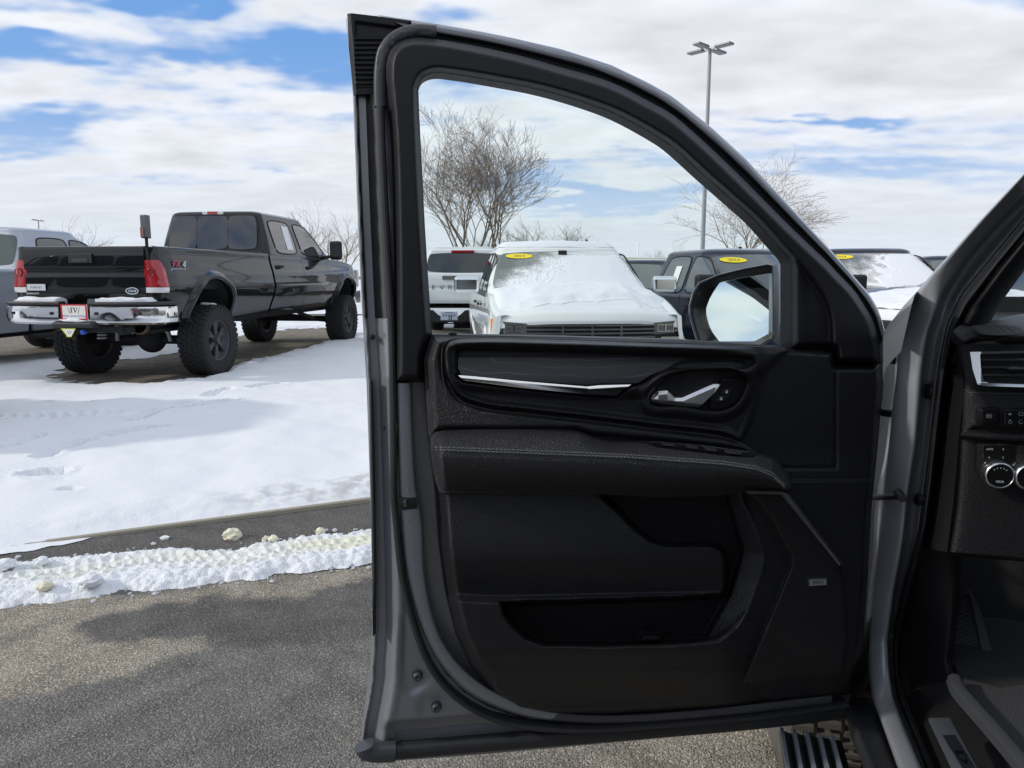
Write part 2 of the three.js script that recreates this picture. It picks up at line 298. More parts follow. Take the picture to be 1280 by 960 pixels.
// kerb of the snowed-in lot
{
  const l = steps(-14, 14, 120), cm = std({ rgb: [.36, .33, .26], roughness: .9, bumpMap: rep(fineBump, 6), bumpScale: .003 });
  const kerb = new THREE.Group();
  const pts = l.map((s) => roadAt(s, 0, .012 + .003 * noise(s * 2, 1)));
  structure('kerb', sweep(pts, [[-.02, -.06], [-.02, .002], [-.015, .006], [.015, .006], [.02, .002], [.02, -.06]], UPV0(), pts.length), cm);
}
function UPV0() { return V(0, 1, 0); }
// snow
const snowCells = cells(1024, 150, 41), snowCells2 = cells(1024, 40, 43), snowBump = dataTex(1024, (x, y) => .2 + .4 * (1 - snowCells(x, y)[0]) + .35 * (1 - snowCells2(x, y)[0]));
M.snow = phys({ rgb: [.765, .785, .81], roughness: .8, bumpMap: rep(snowBump, .9), bumpScale: .003 });
M.snowCar = phys({ rgb: [.80, .82, .845], roughness: .85, bumpMap: rep(snowBump, 2), bumpScale: .003 });
{
  const seg = (px, r, deep) => { const p = poly3(px, .05); return (x, z) => { let d = 9; for (let i = 1; i < p.length; i++) { const [ax, az] = p[i - 1], [bx, bz] = p[i], ex = bx - ax, ez = bz - az, t = clamp(((x - ax) * ex + (z - az) * ez) / (ex * ex + ez * ez)); d = Math.min(d, Math.hypot(x - ax - ex * t, z - az - ez * t)); } return -deep * smooth(r, r * .55, d) + deep * .25 * smooth(r * 1.7, r * 1.1, d) * smooth(r * .8, r * 1.1, d); }; };
  const prints = [[[169, 541], [182, 536], [190, 531], [206, 528]], [[145, 556], [170, 552], [198, 549]], [[261, 509], [272, 503], [286, 500]], [[240, 525], [265, 519], [290, 516]], [[316, 497], [335, 493], [352, 491]], [[55, 581], [72, 573], [95, 566]], [[37, 600], [55, 598], [73, 596]], [[11, 570], [30, 564], [46, 560]], [[222, 521], [230, 519]], [[107, 563], [112, 562]], [[80, 618], [88, 617]], [[48, 517], [58, 516]], [[108, 519], [116, 518]]].map((q, i) => seg(q, i < 8 ? .075 : .05, i < 8 ? .075 : .045));
  const tr = [poly3([[-60, 541], [150, 531]], .05), poly3([[-60, 606], [100, 598]], .05)];
  const track = (x, z) => { let n = 0; tr.forEach(([[ax, az], [bx, bz]], k) => { const ex = bx - ax, ez = bz - az, l = Math.hypot(ex, ez), u = ((x - ax) * ex + (z - az) * ez) / l, v = (-(x - ax) * ez + (z - az) * ex) / l; if (u < 0 || u > l + .1) return; const m = smooth(.15, .11, Math.abs(v)) * smooth(l + .08, l - .05, u); n -= m * (k ? .016 : .042) * (.62 + .38 * (k ? Math.sign(Math.sin(v * 60)) : Math.sign(Math.sin(u * 58 + Math.abs(v) * 26)))); }); return n; };
  const melt = [[[60, 473], [80, 464], [105, 455], [150, 450], [190, 447], [225, 441], [238, 436], [300, 420], [360, 412], [430, 409], [412, 425], [372, 438], [332, 447], [304, 456], [280, 467], [234, 478], [200, 481], [125, 481], [85, 477]], [[-120, 416], [72, 419], [108, 431], [70, 441], [20, 447], [-120, 452]], [[500, 440], [700, 470], [900, 470], [1000, 440], [1100, 420], [900, 405], [560, 410]], [[1000, 440], [1300, 440], [1400, 410], [1050, 405]]].map((q, i) => sdf(poly3(q, i < 2 ? .1 : -.1)));
  const maskAt = (x, z) => {
    const [s, w] = roadST(x, z), e = fbm(x * 3.1, z * 3.1, 4, 6.6), f = fbm(x * 11, z * 11, 3, 3.1);
    let m = w - lerp(-.10, .028, smooth(-.6, .35, s)) - e * .08 - f * .06;
    for (const k of melt) m = Math.min(m, -k(x, z) + e * .5 + f * .16);
    if (w > 9) m = Math.min(m, .7 + fbm(x * .16, z * .5, 3, 1.4) * 2.4);
    return m;
  };
  const line = (parts) => { const l = [parts[0][0]]; for (const [a, b, s] of parts) { const n = Math.max(1, Math.round((b - a) / s)); for (let i = 1; i <= n; i++) l.push(lerp(a, b, i / n)); } return l; };
  const S = line([[-260, -60, 5], [-60, -16, .8], [-16, -5.6, .12], [-5.6, -.4, .032], [-.4, 9, .15], [9, 60, .9], [60, 260, 6]]), T = line([[-260, -60, 5], [-60, -20, .6], [-20, -9.2, .1], [-9.2, -3.6, .032], [-3.6, 6, .15]]);
  const g = grid(S, T, (x, z) => {
    const m = maskAt(x, z); let h = .004 + .065 * smooth(0, .35, m) * (.75 + .9 * (fbm(x * 1.3, z * 1.3, 3, 2.7) + .25)) + .004 * fbm(x * 14, z * 14, 3, 8.8);
    const w = roadST(x, z)[1]; h += smooth(.02, .12, w) * smooth(.6, .25, w) * smooth(-3, -1.6, x) * (.03 * (.5 + fbm(x * 5, z * 5, 3, 4.4)) + .03 * Math.abs(fbm(x * 17, z * 17, 3, 6.4)));
    if (x > -6 && x < 0 && z > -10 && z < -3) { for (const p of prints) h += p(x, z); h += track(x, z); }
    const p = V(x, lot(x, z) + Math.max(h, .004), z); p.uv = [x, z]; return p;
  }, { mask: (x, z) => maskAt(x, z) });
  // road grit thrown on the rim beside the kerb
  const P = g.attributes.position, C = new Float32Array(P.count * 3);
  for (let i = 0; i < P.count; i++) { const x = P.getX(i), z = P.getZ(i), [s, w] = roadST(x, z), d = w < 1 ? smooth(.02, .2, fbm(s * 9, w * 16, 4, 5.1) + .1) * smooth(.55, .28, w + .25 * fbm(s * 2, 3, 2)) * smooth(.04, .14, w) * smooth(.2, 1.2, s) * .55 : 0; C[i * 3] = 1 - .55 * d; C[i * 3 + 1] = 1 - .58 * d; C[i * 3 + 2] = 1 - .64 * d; }
  g.setAttribute('color', new THREE.BufferAttribute(C, 3)); const sm = M.snow.clone(); sm.vertexColors = true;
  structure('snow_field', g, sm);
}
// ridge of ploughed snow with a tyre track pressed along it
{
  const far = [[-140, 712], [0, 706], [50, 702], [110, 698], [160, 691], [215, 687], [255, 692], [290, 688], [330, 681], [365, 674], [400, 670], [465, 663], [560, 647], [700, 622]].map(([x, y]) => roadST(...(() => { const p = onLevel(x, y, .01); return [p.x, p.z]; })())), near = [[-140, 776], [0, 759], [70, 750], [155, 738], [253, 729], [345, 717], [400, 709], [465, 701], [600, 682], [760, 660]].map(([x, y]) => roadST(...(() => { const p = onLevel(x, y, .01); return [p.x, p.z]; })()));
  const at = (l) => (s) => { for (let i = 1; i < l.length; i++) if (s <= l[i][0] || i === l.length - 1) return lerp(l[i - 1][1], l[i][1], clamp((s - l[i - 1][0]) / (l[i][0] - l[i - 1][0]), -.5, 1.5)); };
  const wf = at(far), wn = at(near), s0 = near[0][0], s1 = far[far.length - 1][0] + .3;
  const rowOf = (s, v) => { const a = wn(s), b = wf(s); return [a, b, (v - a) / (b - a)]; };
  const maskOf = (s, w) => { const [a, b] = rowOf(s, w), f = fbm(s * 7, w * 7, 4, 3.3) * .09 + fbm(s * 26, w * 26, 2, 1.3) * .035; return Math.min(w - a, b - w) + f + .012; };
  const W0 = Math.min(...near.map((q) => q[1])) - .12, W1 = Math.max(...far.map((q) => q[1])) + .12;
  const colors = [];
  const g = grid(steps(s0, s1, Math.round((s1 - s0) / .0095)), steps(W0, W1, Math.round((W1 - W0) / .0095)), (s, w) => {
    const [a, b, t] = rowOf(s, w), m = maskOf(s, w), wid = b - a, cl = Math.abs(fbm(s * 9, w * 9, 4, 5.5)), cl2 = fbm(s * 30, w * 30, 3, 2.5);
    const cr = Math.abs(fbm(s * 22, w * 22, 3, 7.7)), cf = Math.abs(fbm(s * 52, w * 52, 2, 4.7)); let h = .022 * smooth(0, .12, m) + .008 * smooth(0, .03, m) + (.026 * cl + .034 * cr + .024 * cf + .008 * cl2) * smooth(0, .05, m);
    const tc = (w - lerp(a, b, .58)) / .125, tm = smooth(1, .8, Math.abs(tc));
    const lug = Math.max(smooth(.84, .97, Math.abs(Math.sin(s * 52 + 5 * fbm(s * 2.4, w * 3, 2, 4) + Math.sign(tc) * .8 + Math.abs(tc) * 1.6))), smooth(.11, .05, Math.abs(Math.abs(tc) - .42)), smooth(.93, .99, Math.abs(tc)));
    const press = tm * (.65 + .55 * fbm(s * 1.3, 2, 2, 7));
    h = lerp(h, .012 + .019 * lug * (.6 + .9 * Math.abs(fbm(s * 6, w * 6, 2, 8)) * 2) + .006 * cl2 + .006 * cr, clamp(press * 1.1));
    const p = roadAt(s, w, h + .002); p.uv = [p.x, p.z]; return p;
  }, { mask: maskOf });
  const P = g.attributes.position, C = new Float32Array(P.count * 3);
  for (let i = 0; i < P.count; i++) { const [s, w] = roadST(P.getX(i), P.getZ(i)), [a, b] = rowOf(s, w), tc = (w - lerp(a, b, .58)) / .14, d = smooth(1.1, .5, Math.abs(tc)) * clamp(.55 + 1.6 * fbm(s * 2.2, w * 5, 3, 9.1)) * smooth(-.5, 1.4, s + .6) + .2 * smooth(.2, .45, fbm(s * 12, w * 12, 3, 1.9)); C[i * 3] = 1 - .05 * d; C[i * 3 + 1] = 1 - .09 * d; C[i * 3 + 2] = 1 - .3 * d; }
  g.setAttribute('color', new THREE.BufferAttribute(C, 3));
  // loose crumbs along both rims
  const R = rng(5), cr = new THREE.InstancedMesh(lump(7.7, 1, .7), M.snow, 520), q = new THREE.Matrix4(), e = new THREE.Euler();
  for (let i = 0; i < 520; i++) { const s = lerp(s0 + .3, s1 - .6, R()), [a, b] = rowOf(s, 0), up = R() < .5, w = (up ? b : a) + (up ? 1 : -1) * (R() * R() * .16 - .03), r = .003 + .011 * R() ** 3; e.set(0, R() * 6.3, 0); q.makeRotationFromEuler(e).scale(V(r, r, r)).setPosition(roadAt(s, w, .002)); cr.setMatrixAt(i, q); }
  cr.name = 'snow_crumbs'; cr.castShadow = cr.receiveShadow = true; scene.add(cr); describe(cr, 'loose crumbs of snow scattered along both rims of the ploughed ridge', 'snow crumbs', null, 'stuff');
  const m = M.snow.clone(); m.vertexColors = true; m.bumpScale = .006;
  structure('snow_ridge', g, m);
}
function lump(seed, r, squash = .7) {
  const g = new THREE.IcosahedronGeometry(1, r === 1 ? 2 : 5), P = g.attributes.position, v = V(0, 0, 0);
  for (let i = 0; i < P.count; i++) { v.fromBufferAttribute(P, i); const k = 1 + .75 * fbm(v.x * 1.3 + seed, v.y * 1.3, 5, v.z * 1.3 + seed) + .12 * Math.abs(fbm(v.x * 5 + seed, v.y * 5, 3, v.z * 5)); v.multiplyScalar(r * k); v.y = Math.max(v.y * squash + r * .3, -.004); P.setXYZ(i, v.x, v.y, v.z); }
  g.deleteAttribute('normal'); g.deleteAttribute('uv'); g.setAttribute('uv', new THREE.Float32BufferAttribute(new Float32Array(P.count * 2).map((_, i) => (i & 1 ? P.getY(i >> 1) : P.getX(i >> 1) + P.getZ(i >> 1))), 2)); g.computeVertexNormals(); return g;
}
M.dirtySnow = phys({ rgb: [.80, .76, .58], roughness: .7, bumpMap: rep(snowBump, 2), bumpScale: .004 });
[[290, 672, .047, .75, 1, 'largest yellowish ice chunk, alone on the bare asphalt strip'], [401, 667, .026, 1, 1, 'small upright yellowish ice chunk at the rim of the snow ridge near the door'], [332, 675, .018, .9, 1, 'left and smaller of two ice crumbs side by side at the snow ridge rim'], [342, 676, .026, .8, 1, 'right and rounder of two ice crumbs side by side at the snow ridge rim'], [206, 674, .022, .55, 0, 'thin white snow chip lying on the asphalt strip above the ridge'], [46, 672, .026, .8, 0, 'small white snow lump beside the edge of the snow field'], [57, 735, .032, .6, 1, 'flat yellowish ice block half sunk in the tyre-marked snow ridge'], [6, 709, .045, .6, 0, 'wide white snow lump cut off by the left photo edge on the ridge'], [51, 704, .03, .7, 0, 'round white snow lump on the upper rim of the ridge, at left'], [113, 730, .045, .7, 0, 'white snow clod pushed up beside the tyre track in the ridge']].forEach(([x, y, r, q, dirty, label], i) => {
  const m = part(numbered('snow_lump'), lump(i * 3.7 + 1, r, q), dirty ? M.dirtySnow : M.snow, scene); m.position.copy(onLevel(x, y, i > 5 ? .045 : .0)); describe(m, label, 'snow lump', 'snow lumps on the road');
});

// ------------------------------------------------------------------ parked vehicles (a = metres forward of the rear axle, x to the right, y up)
M.tyre = std({ rgb: [.022, .022, .023], roughness: .9 });
M.rimBlack = std({ rgb: [.075, .078, .085], roughness: .45, metalness: .3 });
M.glassDark = phys({ rgb: [.014, .016, .017], roughness: .03, clearcoat: 1, clearcoatRoughness: .02 });
M.glassGreen = phys({ rgb: [.035, .06, .052], roughness: .05, clearcoat: 1, clearcoatRoughness: .02 });
M.under = std({ rgb: [.02, .02, .021], roughness: .8 });
M.amber = phys({ rgb: [.75, .28, .02], roughness: .2, clearcoat: 1 });
M.lampRed = phys({ rgb: [.36, .006, .012], roughness: .12, clearcoat: 1 });
M.lampClear = phys({ rgb: [.72, .72, .72], roughness: .1, clearcoat: 1 });
M.lampDark = phys({ rgb: [.12, .125, .13], roughness: .12, clearcoat: 1, metalness: .5 });
M.paper = std({ rgb: [.8, .8, .82], roughness: .7 });
const autoPaint = (rgb, metal = 0, rough = .35) => phys({ rgb, metalness: metal, roughness: rough, specularIntensity: .15, clearcoat: 1, clearcoatRoughness: .03 });
const L3 = (a, x, y) => V(x, y, -a);
// a picture on a quad (corners: top left, top right, bottom right, bottom left as seen)
function sheet(q, map, { rgb, roughness = .4, metalness = 0 } = {}) {
  const g = new THREE.BufferGeometry(); g.setAttribute('position', new THREE.Float32BufferAttribute([3, 2, 1, 3, 1, 0].flatMap((i) => q[i].toArray()), 3)); g.setAttribute('uv', new THREE.Float32BufferAttribute([0, 0, 1, 0, 1, 1, 0, 0, 1, 1, 0, 1], 2)); g.computeVertexNormals();
  return [g, std({ map: map || null, ...(rgb ? { rgb } : {}), roughness, metalness, transparent: !!(map && map.userData.clear), alphaTest: map && map.userData.clear ? .5 : 0 })];
}
function print(w, h, draw) { const t = decal(w, h, draw); t.userData.clear = true; return t; }

function wheelGeo(R, wid, rimR, { lugs = 0, spokes = 6, style = 0 } = {}) {
  const h = wid / 2, prof = [[rimR * .98, -h * .8], [rimR * 1.04, -h * .93], [R * .86, -h * 1.02], [R * .95, -h * .97], [R * .985, -h * .8], [R * .99, 0], [R * .985, h * .8], [R * .95, h * .97], [R * .86, h * 1.02], [rimR * 1.04, h * .93], [rimR * .98, h * .8]];
  const tyre = [toCreasedNormals(new THREE.LatheGeometry(prof.map(([r, y]) => new THREE.Vector2(r, y)), 56).rotateZ(Math.PI / 2), .6)];
  if (lugs) {
    const rows = 5, w = wid / rows;
    for (let i = 0; i < lugs; i++) for (let k = 0; k < rows; k++) { const e = k === 0 || k === rows - 1, g = box(w * (e ? .95 : .72), R * .045, 2 * Math.PI * R / lugs * (e ? .62 : .56), (k - (rows - 1) / 2) * w, R * (e ? .985 : .997), 0); g.applyMatrix4(new THREE.Matrix4().makeRotationY(0)); if (!e) g.translate(-(k - 2) * w, 0, 0).applyMatrix4(new THREE.Matrix4().makeTranslation(0, -R, 0)).rotateY(((k + i) & 1 ? .5 : -.5)).translate((k - 2) * w, R, 0); g.rotateX((i + (k & 1) * .5) / lugs * 2 * Math.PI); tyre.push(g); }
    for (let i = 0; i < lugs; i++) for (const s of [-1, 1]) { const g = box(.018, R * .09, 2 * Math.PI * R / lugs * .5, s * h * .98, R * .9, 0); g.rotateX(i / lugs * 2 * Math.PI); tyre.push(g); }
  }
  const rim = [toCreasedNormals(new THREE.LatheGeometry([[rimR * .82, h * .35], [rimR * .9, h * .5], [rimR * .95, h * .8], [rimR * 1.03, h * .86], [rimR * 1.03, h * .7], [rimR * .93, h * .2], [rimR * .92, -h * .8], [rimR * 1.02, -h * .9]].map(([r, y]) => new THREE.Vector2(r, y)), 48).rotateZ(-Math.PI / 2), .5)];
  for (let i = 0; i < spokes; i++) {
    const s = new THREE.Shape([[-.055, .16], [-.085, .55], [-.17, .93], [-.02, .93], [-.012, .62], [.012, .62], [.02, .93], [.17, .93], [.085, .55], [.055, .16]].map(([x, y]) => new THREE.Vector2(x * rimR * (style ? .8 : 1.25), y * rimR)));
    const g = new THREE.ExtrudeGeometry(s, { depth: h * .18, bevelEnabled: true, bevelSize: .006, bevelThickness: .008, bevelSegments: 1 }).rotateY(Math.PI / 2).translate(h * .42, 0, 0); g.rotateX(i / spokes * 2 * Math.PI); rim.push(g);
  }
  rim.push(cyl(rimR * .2, rimR * .24, h * .5, 20).rotateZ(-Math.PI / 2).translate(h * .58, 0, 0));
  rim.push(cyl(rimR * .3, rimR * .3, h * .2, 20).rotateZ(-Math.PI / 2).translate(h * .45, 0, 0));
  for (let i = 0; i < 8; i++) rim.push(cyl(.009, .009, .03, 6).rotateZ(Math.PI / 2).translate(h * .6, Math.cos(i / 8 * 6.283) * rimR * .26, Math.sin(i / 8 * 6.283) * rimR * .26));
  const back = cyl(rimR * .9, rimR * .9, .02, 32).rotateZ(Math.PI / 2).translate(-h * .2, 0, 0);
  return { tyre: merge(tyre), rim: merge(rim), disc: back };
}

function makeTruck(name, label, category, pos, heading, o, group) {
  const t = thing(name, label, category, pos, heading, group), P = (n, g, m, par = t, lab) => part(n, g, m, par, lab);
  const { hw, W, yRock, yBelt, tail, front, cab: c, arch, paint, wheel } = o, axles = [0, W];
  const bg = o.bulge || 1, lat = (y, a) => { const k = hw - .055 * bg * smooth(yRock + (yBelt - yRock) * .42, yRock - .02, y) - .035 * bg * smooth(yRock + (yBelt - yRock) * .5, yBelt, y) ** 1.4 + .012 * smooth(.03, 0, Math.abs(y - (yRock + (yBelt - yRock) * .62))) * 0 + .014 * smooth(yRock + (yBelt - yRock) * .40, yRock + (yBelt - yRock) * .46, y) * smooth(yRock + (yBelt - yRock) * .6, yRock + (yBelt - yRock) * .5, y); return k - (o.taper ?? .16) * smooth(front - .8, front + .1, a) ** 1.6 - .03 * smooth(tail + .25, tail, a); };
  const lowY = (a) => { let y = yRock + (o.rise || 0) * smooth(W - 1, W + .8, a); for (const ax of axles) { const d = Math.abs(a - ax); if (d < arch.r) y = Math.max(y, arch.y + Math.sqrt(arch.r * arch.r - d * d) * arch.k); } return y; };
  const panel = (a0, a1, s, topFn, roll = 1) => {
    const S = new Set(steps(a0, a1, Math.max(6, Math.round((a1 - a0) / .09)))); for (const ax of axles) for (let i = 0; i <= 26; i++) { const a = ax + Math.cos(i / 26 * Math.PI) * arch.r * (i === 0 || i === 26 ? 1.0005 : 1); if (a > a0 && a < a1) S.add(a); }
    const T = [...steps(0, 1, 22), ...(roll ? [1.03, 1.07, 1.12] : [])];
    return grid([...S].sort((p, q) => p - q), T, (a, v) => { const b = lowY(a), tp = topFn(a); if (v <= 1) { const y = lerp(b, tp, v); return L3(a, s * lat(y, a), y); } const k = (v - 1) / .12; return L3(a, s * (lat(tp, a) - .075 * k), tp + .014 * Math.sin(k * 2.2)); }, { skirt: (p) => V(-s * .045, 0, 0), uv: (a, v) => [a, v] });
  };
  const yHood = (a) => lerp(o.yCowl, o.yNose, smooth(c.aF0, front, a) ** 1.4);
  const belt = () => yBelt, bedTop = () => o.yBed || yBelt, gap = .005, hg = o.hood0 || c.aF0 - .25;
  for (const s of [1, -1]) {
    if (!o.suv) { const m = P('bed_side', panel(tail + .05, c.aR0 - .03, s, bedTop), paint); }
    else P('quarter_panel', panel(tail, o.doors[0] - gap, s, belt), paint);
    for (let i = 0; i < 2; i++) {
      const d = P(i ? 'front_door' : 'rear_door', panel(o.doors[i] + gap, o.doors[i + 1] - gap, s, belt), paint);
      const a = o.doors[i] + (i ? .16 : .16), y = lerp(yRock, yBelt, .82);
      part('door_handle', sweep(curve([L3(a, s * (lat(y, a) - .004), y), L3(a + .03, s * (lat(y, a) + .035), y), L3(a + .17, s * (lat(y, a) + .035), y), L3(a + .2, s * (lat(y, a) - .004), y)], 12), [[-.014, -.018], [.014, -.018], [.014, .018], [-.014, .018]], V(0, 1, 0), 12), o.handle || paint, d);
    }
    P('front_fender', panel(o.doors[2] + gap, front - .1, s, (a) => yHood(a) - .03), paint);
    for (const ax of axles) {
      const ring = (r, dx) => steps(-.12, Math.PI + .12, 36).map((q) => { const a = ax + Math.cos(q) * (arch.r + r), y = arch.y + Math.sin(q) * (arch.r + r) * arch.k; return L3(a, s * (lat(Math.max(y, yRock), a) + dx), y); });
      P('arch_trim', loft([ring(-.015, -.03), ring(-.012, arch.flare * .6), ring(.02, arch.flare), ring(arch.lip * .6, arch.flare * .8), ring(arch.lip, .002), ring(arch.lip + .01, -.02)], 40, 2), o.archMat || paint);
      P('wheel_well', grid(steps(-.25, Math.PI + .25, 24), [0, 1], (q, v) => L3(ax + Math.cos(q) * (arch.r + .01), s * lerp(hw - .05, hw - .5, v), arch.y + Math.sin(q) * (arch.r + .01) * arch.k)), M.under);
      const w = P('wheel', wheel.tyre, M.tyre); w.position.set(s * (wheel.x || hw - .12), wheel.R, -ax); if (s < 0) w.rotation.y = Math.PI;
      const r = part('rim', wheel.rim, wheel.mat || M.satin, w); part('brake_disc', wheel.disc, M.under, w);
    }
  }
  // cab: one rounded shell, glass set on it
  const rc = c.rc || .12;
  const row = (v) => v <= 1 ? { a0: lerp(c.aR0, c.aR1, v), a1: lerp(c.aF0, c.aF1, v), X: lerp(c.hwB, c.hwR, v ** 1.25), y: lerp(yBelt, c.yR - .075, v), r: rc } : v <= 1.5 ? (() => { const q = (v - 1) * Math.PI, k = .13 * (1 - Math.cos(q)); return { a0: c.aR1 + k * .6, a1: c.aF1 - k * 1.3, X: c.hwR - k, y: c.yR - .075 + .075 * Math.sin(q), r: rc }; })() : (() => { const k = (v - 1.5) / .5; return { a0: lerp(c.aR1 + .08, (c.aR1 + c.aF1) / 2 - .02, k), a1: lerp(c.aF1 - .17, (c.aR1 + c.aF1) / 2 + .02, k), X: lerp(c.hwR - .13, .02, k), y: c.yR + .03 * Math.sin(k * 1.57), r: lerp(rc, .005, k) }; })();
  const at = (u, v, off = 0) => {
    const { a0, a1, X, y, r } = row(v), H = (a1 - a0) / 2, m = (a0 + a1) / 2; let x, a, nx, na; u = ((u % 1) + 1) % 1;
    const q = Math.floor(u * 4), w = (u * 4 - q), arc = w > .8 ? (w - .8) / .2 * Math.PI / 2 : 0, l = Math.min(1, w / .8);
    if (q === 0) { x = X - r; a = lerp(-H + r, H - r, l); nx = Math.cos(arc); na = Math.sin(arc); }
    else if (q === 1) { x = lerp(X - r, -X + r, l); a = H - r; nx = -Math.sin(arc); na = Math.cos(arc); }
    else if (q === 2) { x = -X + r; a = lerp(H - r, -H + r, l); nx = -Math.cos(arc); na = -Math.sin(arc); }
    else { x = lerp(-X + r, X - r, l); a = -H + r; nx = Math.sin(arc); na = -Math.cos(arc); }
    const f = Math.max(0, na), b = Math.max(0, -na), bow = (1 - (x / X) ** 2);
    return L3(m + a + na * (r + off) + f * bow * (c.bow || .12) + (q === 3 || b > 0 ? -b * bow * .03 : 0), x + nx * (r + off), y + off * .3);
  };
  const shell = P('cab', grid(steps(0, 1, 160), [...steps(0, 1, 20), ...steps(1.06, 1.5, 8), ...steps(1.56, 2, 6)], (u, v) => at(u, v)), paint);
  const glass = (n, u0, u1, mask, mat = o.glass || M.glassDark, off = .004) => P(n, grid(steps(u0, u1, 60), steps(.02, 1, 40), (u, v) => at(u, v, off), { mask: (u, v, p) => mask(-p.z, p.y, p.x, v), skirt: (p, nn) => V((c.hwB * .5 - p.x > 0 ? 0 : 0), -.002, 0).addScaledVector(V(p.x, 0, p.z + (c.aR0 + c.aF0) / 2).normalize(), -.008) }), mat);
  const roundPoly = (pts) => { const f = sdf(pts.map(([a, y]) => [a * 100, y * 100])); return (a, y) => f(a * 100, y * 100); };
  const res = { t, P, at, lat, lowY, glass, roundPoly, yHood, shell };
  const rz = (l) => closedCurve(l.flatMap(([a, y], i) => { const p = l[(i + l.length - 1) % l.length], n = l[(i + 1) % l.length], k = .07; return [[lerp(a, p[0], k), lerp(y, p[1], k)], [lerp(a, n[0], k), lerp(y, n[1], k)]]; }), l.length * 14);
  for (const s of [1, -1]) for (const w of o.windows) { const m = roundPoly(rz(w)); const g = glass('side_window', s > 0 ? -.02 : .48, s > 0 ? .27 : .77, (a, y, x) => (x * s > .3 ? m(a, y) : -1)); part('window_trim', sweep(curve(rz(w).map(([a, y]) => { const vv = (y - yBelt) / (c.yR - .075 - yBelt), X = lerp(c.hwB, c.hwR, clamp(vv) ** 1.25); return L3(a, s * (X + .003), y); }), 60), [[-.009, -.006], [.009, -.006], [.009, .006], [-.009, .006]], V(s, 0, 0), 60), M.black, g); }
  if (o.rearGlass) { const [x1, y0, y1] = o.rearGlass, m = roundPoly(rz([[-x1, y0], [x1, y0], [x1 * .95, y1], [-x1 * .95, y1]])); if (o.panes) { res.rear = glass('rear_window', .73, 1.02, (a, y, x) => m(x, y), M.black, .003); for (let i = 0; i < 3; i++) { const [xa, xb] = [[-x1 + .03, -.265], [-.245, .245], [.265, x1 - .03]][i], f = xa < -.5 ? .03 : 0, g = xb > .5 ? .03 : 0, q = roundPoly(rz([[xa, y0 + .035], [xb, y0 + .035], [xb - g, y1 - .03], [xa + f, y1 - .03]])), w = glass('pane', .73, 1.02, (a, y, x) => q(x, y), o.glass, .011); res.rear.add(w); } } else res.rear = glass('rear_window', .73, 1.02, (a, y, x) => m(x, y)); }
  const wm = roundPoly(rz([[-c.hwB * .93, yBelt + .03], [c.hwB * .93, yBelt + .03], [c.hwR * .93, c.yR - .1], [-c.hwR * .93, c.yR - .1]]));
  res.wind = glass('windscreen', .23, .52, (a, y, x, v) => (a > lerp(c.aF0, c.aF1, v) - .3 ? wm(x, y) : -1), o.windGlass || o.glass || M.glassDark);
  // bonnet and nose
  P('bonnet', grid(steps(-1, 1, 40), [...steps(0, 1, 26), 1.04, 1.08, 1.12], (x, v) => { const a = lerp(hg, front - .1, Math.min(1, v)) + (v <= 1 ? 0 : .09 * Math.sin((v - 1) / .12 * 1.57)), X = lat(yHood(a), Math.min(a, front - .1)) - .03, y = yHood(a) + .05 * (1 - x ** 4) - .02 + (o.dome || 0) * smooth(.75, .55, Math.abs(x)) * smooth(1.1, .8, v) - (v > 1 ? .1 * ((v - 1) / .12) ** 2 : 0); return L3(a - .10 * x * x * smooth(.3, 1, v), x * X, y); }, { skirt: () => V(0, -.03, 0) }), paint);
  P('nose', grid(steps(-1, 1, 30), steps(0, 1, 12), (x, v) => { const y = lerp(o.yNose - .05, o.yBump, v), X = lat(y, front - .1) - .01; return L3(front - .02 - .13 * x * x - .02 * v, x * X, y); }, { skirt: () => V(0, 0, .3) }), o.noseMat || paint);
  if (!o.suv) {
    const yT = o.yBed || yBelt, xi = hw - .14;
    P('bed_liner', merge([grid([tail + .06, c.aR0 - .05], [-1, 1], (a, x) => L3(a, x * xi, yT - .5)), ...[-1, 1].map((s) => grid([tail + .06, c.aR0 - .05], [0, 1], (a, v) => L3(a, s * (xi + .01 * v), lerp(yT - .5, yT, v)))), grid([-1, 1], [0, 1], (x, v) => L3(c.aR0 - .05, x * xi, lerp(yT - .5, yT, v)))]), M.under);
    res.tg = P('tailgate', grid(steps(-1, 1, 40), [...steps(0, 1, 24), 1.03, 1.06], (x, v) => { const y = lerp(o.yGate, yT + .0, Math.min(1, v)), b = .016 * smooth(0, .12, v) * smooth(.52, .44, v) + .022 * smooth(.5, .62, v) - .012 * smooth(.86, 1, v), k = Math.max(0, v - 1) / .06; return L3(tail - .012 - b + .05 * k, x * (hw - .215), y + .012 * Math.sin(k * 2)); }, { skirt: () => V(0, 0, -.06) }), paint);
    for (const s of [1, -1]) P('corner_post', grid(steps(0, 1, 12), steps(0, 1, 16), (u, v) => { const y = lerp(o.yGate - .06, yT, v), q = u * Math.PI / 2; return L3(tail - .012 + .055 * (1 - Math.cos(q)), s * (hw - .212 + (lat(y, tail) - hw + .212) * Math.sin(q)), y); }, { skirt: () => V(0, 0, -.03) }), paint);
  }
  P('chassis', [box(.12, .16, front - tail - .5, .42, yRock - .03, -(front + tail) / 2), box(.12, .16, front - tail - .5, -.42, yRock - .03, -(front + tail) / 2), box(hw * 1.7, .06, c.aF0 - c.aR0, 0, yRock + .04, -(c.aF0 + c.aR0) / 2), ...axles.map((a) => cyl(.055, .055, hw * 1.7, 12).rotateZ(Math.PI / 2).translate(0, wheel.R, -a))], M.under);
